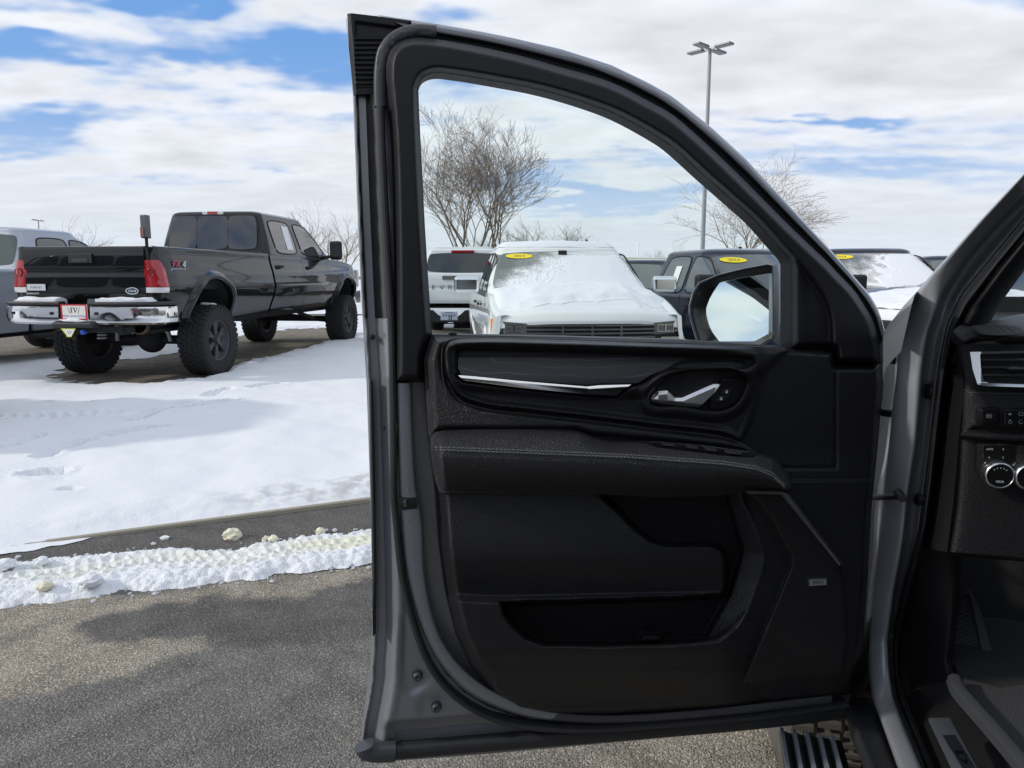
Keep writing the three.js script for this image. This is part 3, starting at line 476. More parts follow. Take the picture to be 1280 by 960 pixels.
  // mirrors
  for (const s of [1, -1]) {
    const mp = o.mirror || { a: c.aF0 - .22, y: yBelt + .12, w: .24, h: .2, mat: paint }, x0 = s * (c.hwB - .02), x1 = s * (hw + mp.w * .62);
    const head = P('side_mirror', new RoundedBoxGeometry(mp.w, mp.h, .13, 4, .045).applyMatrix4(new THREE.Matrix4().makeTranslation(x1, mp.y, -mp.a)), mp.mat);
    part('mirror_arm', [bar(L3(mp.a - .03, x0, mp.y - .13), L3(mp.a, x1 - s * mp.w * .3, mp.y - mp.h * .3), .035, .03, 8)], mp.arm || M.black, head);
    part('mirror_glass', box(mp.w * .82, mp.h * .8, .006, x1, mp.y, -mp.a + .066), mp.glass || M.mirror, head);
    if (mp.lamp) part('turn_lamp', box(mp.w * .5, .04, .02, x1 + s * .03, mp.y - mp.h * .36, -mp.a - .06), M.amber, head);
  }
  return res;
}
// ragged snow on a bonnet, roof or pane, as a blanket of real thickness
const blanket = (S, T, at, thick, mask) => grid(S, T, (u, v) => { const p = at(u, v), m = mask(u, v, p); return p.clone().add(V(0, 1, 0).multiplyScalar(.004 + thick * smooth(0, .16, m) * (.8 + .5 * fbm(p.x * 5, p.z * 5, 3, 3)))); }, { mask: (u, v, p) => mask(u, v, at(u, v)), uv: (u, v, p) => [p.x + p.y, p.z], skirt: () => V(0, -.05, 0) });

// thin frost on glass: a film whose grain thins out away from the snow (u across, v up the pane)
const frost = (fn) => { const n = 512, d = new Uint8Array(n * n * 4), R = rng(19); for (let y = 0; y < n; y++) for (let x = 0; x < n; x++) { const o = (y * n + x) * 4, m = fn(x / n * 2 - 1, y / n); d[o] = d[o + 1] = d[o + 2] = 232; d[o + 3] = 255 * clamp(smooth(-.36, .1, m + .3 * (R() - .5)) * (.55 + .6 * R())); } const t = new THREE.DataTexture(d, n, n, THREE.RGBAFormat); t.magFilter = THREE.LinearFilter; t.colorSpace = THREE.SRGBColorSpace; t.needsUpdate = true; return std({ map: t, transparent: true, roughness: .8 }); };

// ---- the lifted black truck
const blackPaint = autoPaint([.006, .0062, .007], 0, .25);
{
  const R = .46, wg = wheelGeo(R, .34, .265, { lugs: 38, spokes: 6 });
  const k = makeTruck('lifted_truck', 'tall lifted black pickup with chrome rear bumper and red tail lamps', 'pickup truck', V(-4.863, lot(-4.8, -9.8), -9.832), -.1283, {
    hw: .98, W: 4.957, yRock: .74, rise: .1, yBelt: 1.6, yBed: 1.63, yCowl: 1.62, yNose: 1.5, yBump: .95, yGate: 1.03, tail: -1.1, front: 6.0, doors: [1.80, 2.98, 4.1], paint: blackPaint,
    cab: { aR0: 1.77, aR1: 1.86, aF1: 3.42, aF0: 4.36, hwB: .90, hwR: .74, yR: 2.29, rc: .1, bow: .12 }, bulge: 2, arch: { r: .5, y: .84, k: .86, flare: .05, lip: .12 },
    wheel: { ...wg, R, x: .86, mat: M.rimBlack }, glass: phys({ rgb: [.045, .045, .045], roughness: .03, clearcoat: 1, clearcoatRoughness: .02 }),
    windows: [[[2.1, 1.67], [2.86, 1.67], [2.80, 2.15], [2.06, 2.15]], [[3.08, 1.67], [4.02, 1.67], [3.86, 1.86], [3.46, 2.14], [2.98, 2.15]]], rearGlass: [.745, 1.685, 2.235], panes: true, handle: M.black,
    mirror: { a: 4.08, y: 1.76, w: .22, h: .34, mat: M.black, glass: M.glassDark }, archMat: blackPaint,
  }), { t, P, lat } = k;
  // three panes of the rear window: two dividers; brake lamp
    P('brake_lamp', [box(.34, .055, .05, 0, 2.262, -1.845, .012)], M.lampClear); P('brake_lamp_lens', box(.16, .04, .02, 0, 2.262, -1.822), M.lampRed);
  P('snow_cover', blanket(steps(-.8, .8, 40), steps(0, 1, 6), (x, v) => L3(1.70 + v * .05, x, 1.632), .02, (x, v) => .12 - Math.abs(v - .5) * .2 + fbm(x * 6, v, 3) * .3), M.snowCar);
  // tail lamps: red lens with a clear foot, set on the corner posts
  for (const s of [1, -1]) {
    const tail = -1.1, f = (y0, y1, off) => grid(steps(-.04, 1.5, 16), steps(0, 1, 16), (u, v) => { const y = lerp(y0, y1, v), q = Math.min(1, Math.max(0, u)) * Math.PI / 2, ex = Math.max(0, u - 1) * .14; const x = s * (.765 + (lat(y, tail) - .765) * Math.sin(q) + off * Math.sin(q) + Math.min(0, u) * .2); return L3(tail - .014 + .055 * (1 - Math.cos(q)) - off * Math.cos(q) + ex, x, y); }, { mask: (u, v, p) => { const yy = lerp(y0, y1, v), tl = (yy - 1.3) / .185; return 1.42 - u - .55 * Math.max(0, tl) ** 3; }, skirt: () => V(-s * .01, 0, -.012) });
    const lamp = P('tail_light', f(1.17, 1.48, .014), M.lampRed); part('reverse_lens', f(1.105, 1.165, .014), M.lampClear, lamp);
    part('lens_ring', new THREE.TorusGeometry(.045, .006, 8, 24).translate(s * .845, 1.34, 1.134), std({ rgb: [.25, .006, .008], roughness: .2 }), lamp);
  }
  // chrome bumper with step pads, snow, plate, hitch
  const bx = (s) => curve([V(s * .20, 0, 1.30), V(s * .55, 0, 1.30), V(s * .86, 0, 1.24), V(s * .99, 0, 1.12), V(s * 1.0, 0, .98)], 24);
  const bump = P('rear_bumper', [1].map((s) => sweep(bx(s).map((p) => V(p.x, .865, p.z)), s > 0 ? [[-.03, -.11], [.0, -.125], [.04, -.1], [.055, -.04], [.045, .08], [0, .11], [-.03, .11]] : [[.03, .11], [0, .11], [-.045, .08], [-.055, -.04], [-.04, -.1], [0, -.125], [.03, -.11]], V(0, 1, 0), 24)), M.chrome);
  for (const s of [1, -1]) {
    part('step_pad', sweep(bx(s).map((p) => V(p.x, .985, p.z - .03)), [[-.05, -.02], [.06, -.02], [.065, .0], [.05, .018], [-.05, .02]].map(([x, y]) => [x * s, y]), V(0, 1, 0), 24), M.rubber, bump);
    part('snow_cover', blanket(steps(s > 0 ? .25 : -.93, s > 0 ? .93 : -.25, 30), steps(0, 1, 8), (x, v) => L3(-1.315 + v * .19 + .1 * smooth(.5, 1, Math.abs(x)), x, 1.0), .06, (x, v) => .16 - Math.abs(v - .5) * .16 - .3 * smooth(.8, .95, Math.abs(x)) + fbm(x * 7, v * 2, 3) * .12), M.snowCar, bump);
    for (const [x, y] of [[.28, .87], [.80, .87]]) part('parking_sensor', cyl(.018, .02, .03, 14).rotateX(Math.PI / 2).translate(s * x, y, x > .5 ? 1.315 : 1.355), M.black, bump);
  }
  part('bumper_half', [-1].map((s) => sweep(bx(s).map((p) => V(p.x, .865, p.z)), [[.03, .11], [0, .11], [-.045, .08], [-.055, -.04], [-.04, -.1], [0, -.125], [.03, -.11]], V(0, 1, 0), 24)), M.chrome, bump); part('plate_recess', box(.42, .2, .03, 0, .87, 1.29, .008), M.under, bump); part('tow_step', [box(.52, .07, .16, -.02, .74, 1.31, .03)], M.rubber, bump); part('step_snow', lump(3.3, .05, .5).scale(3.6, 1, 1).translate(-.02, .775, 1.33), M.snowCar, bump);
  const plate = print(256, 160, (g) => { g.fillStyle = '#c0202c'; g.fillRect(0, 0, 256, 160); g.fillStyle = '#e9e6df'; g.fillRect(16, 14, 224, 130); g.fillStyle = '#23232b'; g.font = 'bold 70px serif'; g.textAlign = 'center'; g.fillText('\\IV/', 128, 84); g.fillStyle = '#2a3e8a'; g.font = 'italic bold 27px serif'; g.fillText('Illini Auto Group', 128, 128); });
  { const fr = part('licence_plate', box(.33, .18, .012, .0, .885, 1.345, .004), M.paper, bump), [g, m] = sheet([V(-.165, .975, 1.3525), V(.165, .975, 1.3525), V(.165, .795, 1.3525), V(-.165, .795, 1.3525)], plate); part('plate_print', g, m, fr); }
  P('hitch', [box(.07, .07, .34, -.05, .66, 1.2, .006), box(.9, .07, .07, .1, .67, 1.1, .006), box(.06, .14, .12, .42, .68, 1.1)], M.under);
  { const [g, m] = sheet([V(-.17, .70, 1.372), V(.02, .70, 1.372), V(-.02, .6, 1.372), V(-.13, .6, 1.372)], print(128, 80, (q) => { q.fillStyle = '#d8d23a'; q.beginPath(); q.moveTo(0, 0); q.lineTo(128, 0); q.lineTo(100, 80); q.lineTo(26, 80); q.fill(); q.fillStyle = '#f2f2ee'; q.beginPath(); q.moveTo(12, 8); q.lineTo(116, 8); q.lineTo(94, 72); q.lineTo(33, 72); q.fill(); q.fillStyle = '#888'; q.font = 'bold 44px serif'; q.textAlign = 'center'; q.fillText('IV', 64, 58); })); P('hitch_cover', g, m); }
  P('trailer_socket', cyl(.028, .028, .05, 12).rotateX(Math.PI / 2).translate(.09, .655, 1.34), std({ rgb: [.02, .07, .4], roughness: .5 }));
  // tailgate: handle, badges, emblem
  const hb = P('gate_handle', [box(.30, .11, .02, -.02, 1.5, 1.146, .008)], M.black); part('handle_grip', box(.2, .045, .022, -.02, 1.47, 1.152, .008), M.rubber, hb);
  const text = (n, x, y, w, h, cw, ch, draw, par = k.tg) => { const [g, m] = sheet([V(x - w / 2, y + h / 2, 1.147), V(x + w / 2, y + h / 2, 1.147), V(x + w / 2, y - h / 2, 1.147), V(x - w / 2, y - h / 2, 1.147)], print(cw, ch, draw), { roughness: .3 }); part(n, g, m, par); };
  text('gate_badge', -.62, 1.165, .24, .075, 256, 80, (g) => { g.fillStyle = '#cfd2d4'; g.fillRect(0, 0, 256, 80); g.fillStyle = '#3c3f44'; g.font = 'bold 36px sans-serif'; g.textAlign = 'center'; g.fillText('F-250 XLT', 128, 54); });
  text('gate_badge', -.66, 1.092, .2, .036, 256, 46, (g) => { g.fillStyle = '#d4d6d8'; g.font = 'italic bold 36px sans-serif'; g.fillText('SUPER DUTY', 4, 36); });
  text('emblem', .60, 1.125, .165, .082, 160, 80, (g) => { g.fillStyle = '#dfe3e8'; g.beginPath(); g.ellipse(80, 40, 79, 39, 0, 0, 7); g.fill(); g.fillStyle = '#1b2a44'; g.beginPath(); g.ellipse(80, 40, 70, 31, 0, 0, 7); g.fill(); g.fillStyle = '#e6e9ee'; g.font = 'italic bold 40px serif'; g.textAlign = 'center'; g.fillText('Ford', 80, 53); });
  // decal on the bed side, stickers, fender badge
  const side = (n, a0, a1, y0, y1, x, map) => { const [g, m] = sheet([L3(a0, x, y1), L3(a1, x, y1), L3(a1, x, y0), L3(a0, x, y0)], map, { roughness: .35 }); P(n, g, m); };
  const bs = lat(1.4, -.6) + .006;
  side('side_decal', -.93, -.40, 1.33, 1.50, bs, print(320, 130, (g) => { g.font = 'italic bold 82px sans-serif'; g.fillStyle = '#c8313a'; g.fillText('FX', 30, 74); g.fillStyle = '#c9ccd0'; g.fillText('4', 158, 74); g.font = 'italic bold 40px sans-serif'; g.fillText('OFF ROAD', 8, 116); }));
  side('price_sheet', 2.50, 2.74, 1.72, 2.1, .868, null);
  { const m = t.children[t.children.length - 1], p = m.geometry.attributes.position; for (let i = 0; i < p.count; i++) { const v = (p.getY(i) - 1.6) / (2.215 - 1.6); p.setX(i, lerp(.90, .74, v ** 1.25) + .012); } m.geometry.computeVertexNormals(); m.material = M.paper; }
  side('fender_badge', 4.22, 4.5, 1.40, 1.47, lat(1.44, 4.3) + .006, print(160, 44, (g) => { g.fillStyle = '#d5d8da'; g.font = 'italic bold 26px sans-serif'; g.fillText('SUPER DUTY', 2, 32); }));
  side('door_badge', 3.62, 3.9, 1.14, 1.175, lat(1.15, 3.8) + .006, print(160, 24, (g) => { g.fillStyle = '#d5d8da'; g.font = 'italic bold 22px sans-serif'; g.fillText('POWERSTROKE', 2, 20); }));
  // vertical bed rack post seen beyond the tailgate, underbody
  P('exhaust_stack', [box(.085, .30, .1, .07, 1.935, .0, .012)], M.darkMetal); P('stack_reflector', box(.05, .13, .05, .052, 1.86, .035, .004), std({ rgb: [.3, .13, .11], roughness: .5 })); P('stack_post', bar(V(.07, 1.1, 0), V(.07, 1.8, 0), .02), M.under);
  P('axle_housing', [new THREE.SphereGeometry(.19, 20, 14).scale(1, 1, .9).translate(.05, .47, 0), bar(V(-.8, .46, 0), V(.8, .46, 0), .06, .06, 12)], M.under);
  const eg = new THREE.LatheGeometry([[.05, -.3], [.06, 0], [.088, .04], [.092, .3], [.082, .3], [.075, .05]].map(([r, y]) => new THREE.Vector2(r, y)), 24).rotateX(Math.PI / 2 - .12).rotateY(.45).translate(.43, .67, .75);
  P('exhaust_tip', eg, std({ rgb: [.32, .25, .16], metalness: .8, roughness: .35 }));
  for (const s of [1, -1]) { P('leaf_spring', [box(.07, .05, 1.3, s * .5, .62, .05, .01), box(.09, .16, .12, s * .5, .55, 0, .01)], M.under); P('shock_absorber', [bar(V(s * .38, .45, .1), V(s * .3, 1.0, .2), .03)], std({ rgb: [.4, .4, .4], roughness: .5, metalness: .5 })); }
  { const l = []; for (let i = 0; i < 5; i++) l.push(new THREE.TorusGeometry(.05, .012, 6, 14).rotateX(Math.PI / 2).translate(-.42, .5 + i * .04, .34)); P('coil_spring', l, std({ rgb: [.45, .45, .46], roughness: .5 })); }
  P('lift_link', [bar(V(.5, .5, -4.4), V(.35, .85, -3.0), .035), bar(V(-.5, .5, -4.4), V(-.35, .85, -3.0), .035), bar(V(.6, .45, -4.8), V(-.6, .55, -4.8), .05)], M.under);
  P('transfer_case', [box(.5, .28, .7, .05, .72, -2.3, .06), box(.34, .2, 1.2, .3, .72, -3.2, .05)], M.under);
  P('wheel_snow', [lump(9.2, .06, .4).scale(2, 1, 1.2).translate(.86, .905, -.02)], M.snowCar);
  P('grille', box(1.3, .4, .05, 0, 1.25, -6.0, .02), M.chrome); for (const s of [1, -1]) P('headlight', box(.3, .36, .08, s * .74, 1.25, -5.93, .03), M.lampClear);
  P('front_bumper', sweep(curve([V(-.95, .88, -5.7), V(-.8, .88, -5.98), V(0, .88, -6.08), V(.8, .88, -5.98), V(.95, .88, -5.7)], 30), [[-.05, -.13], [.04, -.13], [.05, .1], [-.05, .12]], V(0, 1, 0), 30), M.chrome);
}

// ---- shared build of the ordinary full-size pickups
const stockWheel = { ...wheelGeo(.41, .27, .26, { spokes: 6, style: 1 }), R: .41 };
const pickup = (o) => ({ hw: 1.02, W: 3.75, yRock: .5, yBelt: 1.3, yBed: 1.36, yCowl: 1.3, yNose: 1.16, yBump: .55, yGate: .78, tail: -1.15, front: 4.72, doors: [1.32, 2.25, 3.2], hood0: 3.05,
  cab: { aR0: 1.25, aR1: 1.38, aF1: 2.5, aF0: 3.42, hwB: .93, hwR: .74, yR: 1.93, rc: .12, bow: .14 }, arch: { r: .49, y: .42, k: 1, flare: .02, lip: .07 }, wheel: stockWheel,
  windows: [[[1.5, 1.34], [2.18, 1.34], [2.18, 1.82], [1.62, 1.82]], [[2.28, 1.34], [3.18, 1.34], [2.95, 1.56], [2.66, 1.8], [2.28, 1.82]]], rearGlass: [.72, 1.42, 1.85], ...o });
const yearOval = (year) => print(320, 100, (g) => { g.fillStyle = '#f0d916'; g.beginPath(); g.ellipse(160, 50, 158, 48, 0, 0, 7); g.fill(); g.fillStyle = '#4a4410'; g.font = 'italic bold 62px serif'; g.textAlign = 'center'; g.fillText(year, 160, 71); });
function ovalOn(k, x0, x1, v0, v1, year) {   // lies on the windscreen glass
  const uOf = (x, v) => { let lo = .25, hi = .45; for (let i = 0; i < 40; i++) { const m = (lo + hi) / 2; if (k.at(m, v).x > x) lo = m; else hi = m; } return lo; };
  const g = grid(steps(0, 1, 12), steps(0, 1, 4), (s, q) => { const v = lerp(v0, v1, q); return k.at(uOf(lerp(x0, x1, s), v), v, .014); }, { uv: (s, q) => [1 - s, q] });
  k.P('year_sticker', g, std({ map: yearOval(year), roughness: .5, transparent: true, alphaTest: .5 }));
}
const tailLamp = (k, o, y0, y1) => { for (const s of [1, -1]) k.P('tail_light', new RoundedBoxGeometry(.15, y1 - y0, .12, 3, .03).translate(s * (o.hw - .11), (y0 + y1) / 2, -o.tail - .02), M.lampRed); };

{ // ---- white pickup facing the camera, snow over bonnet and windscreen
  const whitePaint = autoPaint([.78, .79, .78], 0, .35), o = pickup({ paint: whitePaint, windGlass: M.glassGreen, glass: M.glassGreen, handle: M.chrome, yCowl: 1.36, yBelt: 1.34, dome: .03, taper: .06, cab: { aR0: 1.25, aR1: 1.38, aF1: 2.5, aF0: 3.42, hwB: .97, hwR: .80, yR: 1.93, rc: .12, bow: .14 }, noseMat: M.under, mirror: { a: 3.18, y: 1.44, w: .3, h: .2, mat: M.chrome, arm: M.darkMetal } });
  const nose = atZ(741, 345, -7.45), k = makeTruck('snowy_pickup', 'white pickup facing the camera with a snow-covered bonnet and windscreen', 'pickup truck', V(0, 0, 0), 0, o), { t, P, at, yHood } = k;
  const dir = V(-.096, 0, -.995).normalize(); t.rotation.y = Math.atan2(dir.x, dir.z); t.rotation.y = Math.atan2(dir.x, dir.z);
  t.position.copy(V(nose.x, -.14, nose.z)).addScaledVector(dir, 4.72);
  // snow blankets
  const X = (a) => k.lat(yHood(a), a) - .06;
  P('bonnet_snow', blanket(steps(-1, 1, 70), steps(0, 1, 60), (x, v) => { const a = lerp(3.2, 4.66, v); return L3(a - .1 * x * x * smooth(.3, 1, v), x * X(a), yHood(a) + .05 * (1 - x ** 4) - .02 + .03 * smooth(.75, .55, Math.abs(x)) * smooth(1.1, .8, v)); }, .05, (x, v) => Math.min(.24 * (1.05 - Math.abs(x)) * 6, (.80 - v + .12 * fbm(x * 3, v * 4, 4) + .1 * x) * 1.2)), M.snowCar);
  const wmask = (u, v, p) => { const x = p.x, edge = Math.min((c2(v) - Math.abs(x)) * 1.5, (.97 - v)); return Math.min(edge, (.55 * fbm(x * 5, v * 5, 6, 4.2) + .5 * fbm(x * 34, v * 30, 3, 2.2)) * .8 + lerp(.98, .02, v ** .8) - x); };
  const c2 = (v) => lerp(.97, .80, v) * .95;
  P('windscreen_snow', grid(steps(.225, .475, 220), steps(.0, 1, 130), (u, v) => { const m = wmask(u, v, at(u, v)); return at(u, v, .006 + .022 * smooth(0, .5, m) + .006 * fbm(u * 80, v * 20, 3)); }, { mask: (u, v) => wmask(u, v, at(u, v)), uv: (u, v, p) => [p.x, p.y * 1.4] }), M.snowCar);
  P('frost_film', grid(steps(.225, .475, 60), steps(.02, .97, 30), (u, v) => at(u, v, .0075), { mask: (u, v, p) => c2(v) - Math.abs(p.x), uv: (u, v, p) => [(p.x + 1) / 2, v] }), frost((x, v) => Math.min(.55 * fbm(x * 5, v * 5, 6, 4.2) * .8 + lerp(.98, .02, v ** .8) - x, (.99 - v) * 2)));
  P('roof_snow', grid(steps(0, 1, 120), steps(1.22, 2, 20), (u, v) => at(u, v).add(V(0, .004 + .045 * smooth(1.22, 1.5, v) + .012 * fbm(u * 20, v * 6, 3), 0)), { uv: (u, v, p) => [p.x, p.z] }), M.snowCar);
  P('cowl_snow', [lump(4.1, .06, .6).scale(2.4, 1, 1.6).translate(-.2, 1.37, -3.36), lump(5.3, .05, .6).scale(4, 1, 1.6).translate(.5, 1.36, -3.34)], M.snowCar);
  ovalOn(k, .36, .70, .80, .93, '2021');
  P('mirror_mount', box(.11, .12, .03, -.02, 1.80, -2.73, .01), M.black);
  // nose: grille bars, lamps, chrome
  const fr = 4.72, gp = (x) => fr - .02 - .13 * (x / 1.0) ** 2;
  P('grille', grid(steps(-.66, .66, 30), steps(0, 1, 6), (x, v) => L3(gp(x) + .01, x, lerp(.91, 1.06, v)), { skirt: () => V(0, 0, .1) }), M.black);
  for (let i = 0; i < 4; i++) P('grille_bar', sweep(steps(-.66, .66, 24).map((x) => L3(gp(x) + .03, x, .925 + i * .04)), [[-.02, -.008], [.02, -.008], [.02, .008], [-.02, .008]], V(0, 1, 0), 25), M.lampDark);
  for (const x of [-.3, 0, .3]) P('grille_rib', box(.02, .14, .03, x, .985, -(gp(x) + .035)), M.lampDark);
  P('chrome_bar', sweep(steps(-1.0, 1.0, 30).map((x) => L3(gp(x) + .055 - .05 * Math.abs(x) ** 4, x, .872)), [[-.03, -.025], [.02, -.03], [.03, 0], [.02, .022], [-.03, .02]], V(0, 1, 0), 31), M.chrome);
  for (const s of [1, -1]) {
    const hl = P('headlight', grid(steps(0, 1, 14), steps(0, 1, 8), (u, v) => { const x = lerp(.66, .985, u); return L3(gp(x) + .022 - .16 * smooth(.6, 1, u) ** 2, s * x, lerp(.945 + .02 * u, 1.065 + .025 * u, v)); }, { skirt: () => V(0, 0, .08) }), M.lampDark);
    for (const u of [.74, .83, .92]) { const zz = -(gp(u) + .016 - .1 * smooth(.6, 1, (u - .66) / .325) ** 2); part('lamp_lens', box(.072, .06, .03, s * u, 1.012, zz, .012), M.lampDark, hl); part('lamp_surround', sweep([[-.04, -.035], [.04, -.035], [.042, .033], [-.036, .036], [-.04, -.035]].map(([x, y]) => V(s * (u + x), 1.012 + y, zz - .012)), [[-.005, -.005], [.005, -.005], [.005, .005], [-.005, .005]], V(0, 0, -1), 5), M.chrome, hl); }
    part('marker_lamp', grid([0, 1], steps(0, 1, 4), (u, v) => L3(gp(.99) + .02 - .16 - .05 * u, s * (.985 + .022 * u), lerp(.93, 1.1, v)), { skirt: () => V(-s * .02, 0, .01) }), M.amber, hl);
    part('lamp_chrome', box(.34, .022, .05, s * .83, .905, -(gp(.83) - .02)), M.chrome, hl);
  }
  P('front_bumper', sweep(steps(-1.0, 1.0, 24).map((x) => L3(gp(x) + .03, x, .66)), [[-.1, -.12], [.03, -.12], [.05, .1], [-.1, .13]], V(0, 1, 0), 25), whitePaint);
  P('roof_aerial', [lump(1.2, .03, 1).scale(.6, 1.6, 1.6).translate(-.45, 1.97, -2.1)], M.black);
  tailLamp(k, o, .95, 1.35);
}
{ // ---- white pickup seen from behind
  const paint = autoPaint([.72, .74, .75], 0, .35), o = pickup({ paint, handle: M.chrome, yBed: 1.44, yGate: .90, yBelt: 1.38, rearGlass: [.76, 1.49, 1.88], cab: { aR0: 1.25, aR1: 1.38, aF1: 2.5, aF0: 3.42, hwB: .95, hwR: .78, yR: 1.99, rc: .12, bow: .14 }, windows: [[[1.5, 1.42], [2.18, 1.42], [2.18, 1.88], [1.62, 1.88]], [[2.28, 1.42], [3.18, 1.42], [2.95, 1.62], [2.66, 1.86], [2.28, 1.88]]] });
  const p0 = atZ(564.5, 345, -13.6), k = makeTruck('white_pickup', 'white pickup seen from behind with letters across its tailgate', 'pickup truck', V(p0.x, .0, p0.z - 1.25), 0, o), { P } = k;
  k.t.rotation.y = -.03;
  P('brake_lamp', box(.5, .055, .05, 0, 1.925, -1.335, .012), M.lampRed); P('roof_snow', blanket(steps(-1, 1, 24), steps(0, 1, 24), (x, v) => L3(lerp(1.45, 2.42, v), x * .62, 1.995), .04, (x, v) => Math.min(1 - Math.abs(x), v, 1 - v) + .1), M.snowCar);
  const [g, m] = sheet([V(-.68, 1.245, 1.193), V(.68, 1.245, 1.193), V(.68, 1.145, 1.193), V(-.68, 1.145, 1.193)], print(900, 66, (q) => { q.fillStyle = '#4b4f54'; q.font = '70px sans-serif'; q.textAlign = 'center'; 'CHEVROLET'.split('').forEach((ch, i) => { q.save(); q.translate(50 + i * 100, 60); q.scale(1.45, 1); q.fillText(ch, 0, 0); q.restore(); }); })); part('gate_letters', g, m, k.tg);
  P('gate_handle', box(.28, .07, .03, -.0, 1.37, 1.19, .01), M.darkMetal);
  P('gate_crease', box(1.5, .012, .02, 0, 1.0, 1.165), paint);
  const b = P('rear_bumper', sweep(curve([V(-1.0, .72, 1.0), V(-.95, .72, 1.24), V(-.4, .72, 1.32), V(.4, .72, 1.32), V(.95, .72, 1.24), V(1.0, .72, 1.0)], 30), [[-.08, -.14], [.05, -.14], [.06, .1], [-.08, .12]].map(([x, y]) => [x, y]), V(0, 1, 0), 30), M.chrome);
  part('plate_recess', box(.85, .24, .05, 0, .68, 1.36, .02), M.black, b);
  const lp = part('licence_plate', box(.31, .155, .01, 0, .68, 1.392, .003), M.paper, b);
  { const [q, mm] = sheet([V(-.15, .755, 1.3985), V(.15, .755, 1.3985), V(.15, .605, 1.3985), V(-.15, .605, 1.3985)], decal(256, 128, (c) => { c.fillStyle = '#c3c7d4'; c.fillRect(0, 0, 256, 128); c.fillStyle = '#6d7490'; for (let i = 0; i < 5; i++) c.fillRect(30 + i * 42, 40, 26, 34); c.fillRect(60, 8, 130, 14); c.fillStyle = '#20222c'; c.fillRect(120, 66, 52, 56); c.fillStyle = '#e6e8ee'; c.fillRect(134, 82, 22, 22); })); part('plate_print', q, mm, lp); }
  part('tow_hook', box(.2, .07, .08, 0, .5, 1.41, .02), M.satin, b);
  tailLamp(k, o, .95, 1.36); P('front_bumper', box(1.9, .3, .2, 0, .6, -4.7, .06), M.chrome);
}
{ // ---- silver pickup beside the lifted truck
  const paint = autoPaint([.42, .45, .50], .35, .35), o = pickup({ paint, handle: paint, glass: phys({ rgb: [.05, .075, .075], roughness: .05, clearcoat: 1 }), yBelt: 1.36, yBed: 1.38, cab: { aR0: 1.25, aR1: 1.44, aF1: 2.65, aF0: 3.6, hwB: .95, hwR: .76, yR: 2.02, rc: .16, bow: .14 }, windows: [[[1.62, 1.44], [2.3, 1.44], [2.3, 1.86], [1.72, 1.86]], [[2.4, 1.44], [3.3, 1.44], [3.05, 1.62], [2.72, 1.84], [2.4, 1.86]]], rearGlass: [.76, 1.46, 1.9] });
  const k = makeTruck('silver_pickup', 'pale silver pickup partly hidden behind the lifted truck at the left edge', 'pickup truck', V(-8.21, lot(-8, -10), -9.72), -.1283, o);
  k.P('price_sheet', grid([0, 1], steps(0, 1, 4), (u, v) => { const y = lerp(1.46, 1.72, v), q = (y - 1.36) / (1.905 - 1.36); return L3(lerp(2.02, 2.24, u), lerp(.95, .76, clamp(q) ** 1.25) + .014, y); }), M.paper);
  k.P('rear_bumper', sweep(curve([V(-1.0, .68, .9), V(-.9, .68, 1.22), V(0, .68, 1.3), V(.9, .68, 1.22), V(1.0, .68, .9)], 24), [[-.08, -.12], [.05, -.12], [.06, .1], [-.08, .12]], V(0, 1, 0), 24), M.chrome);
  tailLamp(k, o, .95, 1.34);
  k.P('running_step', box(.16, .06, 2.0, 1.04, .42, -2.2, .02), M.under);
}
{ // ---- dark blue pickup with a year sticker
  const paint = autoPaint([.012, .018, .035], .2, .3), o = pickup({ paint, handle: paint, mirror: { a: 3.2, y: 1.46, w: .26, h: .24, mat: M.black, lamp: true }, yCowl: 1.32, yR: 1.95, glass: phys({ rgb: [.05, .07, .08], roughness: .04, clearcoat: 1 }), windGlass: phys({ rgb: [.02, .03, .035], roughness: .04, clearcoat: 1 }) });
  const k = makeTruck('blue_pickup', 'dark blue pickup behind the door mirror with a yellow 2014 windscreen sticker', 'pickup truck', V(0, 0, 0), 0, o), dir = V(-.30, 0, -.955).normalize();
  k.t.rotation.y = Math.atan2(dir.x, dir.z); const w = atZ(903, 345, -9.7); // windscreen's near upright on its right side
  const local = V(.80, 0, -3.0).applyAxisAngle(V(0, 1, 0), k.t.rotation.y); k.t.position.set(w.x - local.x, -.16, w.z - local.z);
  ovalOn(k, .28, .66, .78, .92, '2014');
  k.P('price_sheet', grid([0, 1], steps(0, 1, 4), (u, v) => { const y = lerp(1.40, 1.70, v), q = (y - 1.3) / (1.855 - 1.3); return L3(lerp(1.86, 2.02, u), lerp(.93, .74, clamp(q) ** 1.25) + .014, y); }), M.paper);
  k.P('grille', box(1.2, .36, .06, 0, .98, -4.72, .03), M.chrome); for (const s of [1, -1]) k.P('headlight', box(.3, .3, .1, s * .8, 1.0, -4.62, .03), M.lampClear);
  k.P('front_bumper', box(1.9, .28, .2, 0, .6, -4.68, .06), M.chrome); tailLamp(k, o, .95, 1.34);
  k.P('roof_aerial', lump(2.2, .02, 1).scale(1, 1, 2).translate(0, 1.95, -2.2), M.black);
}
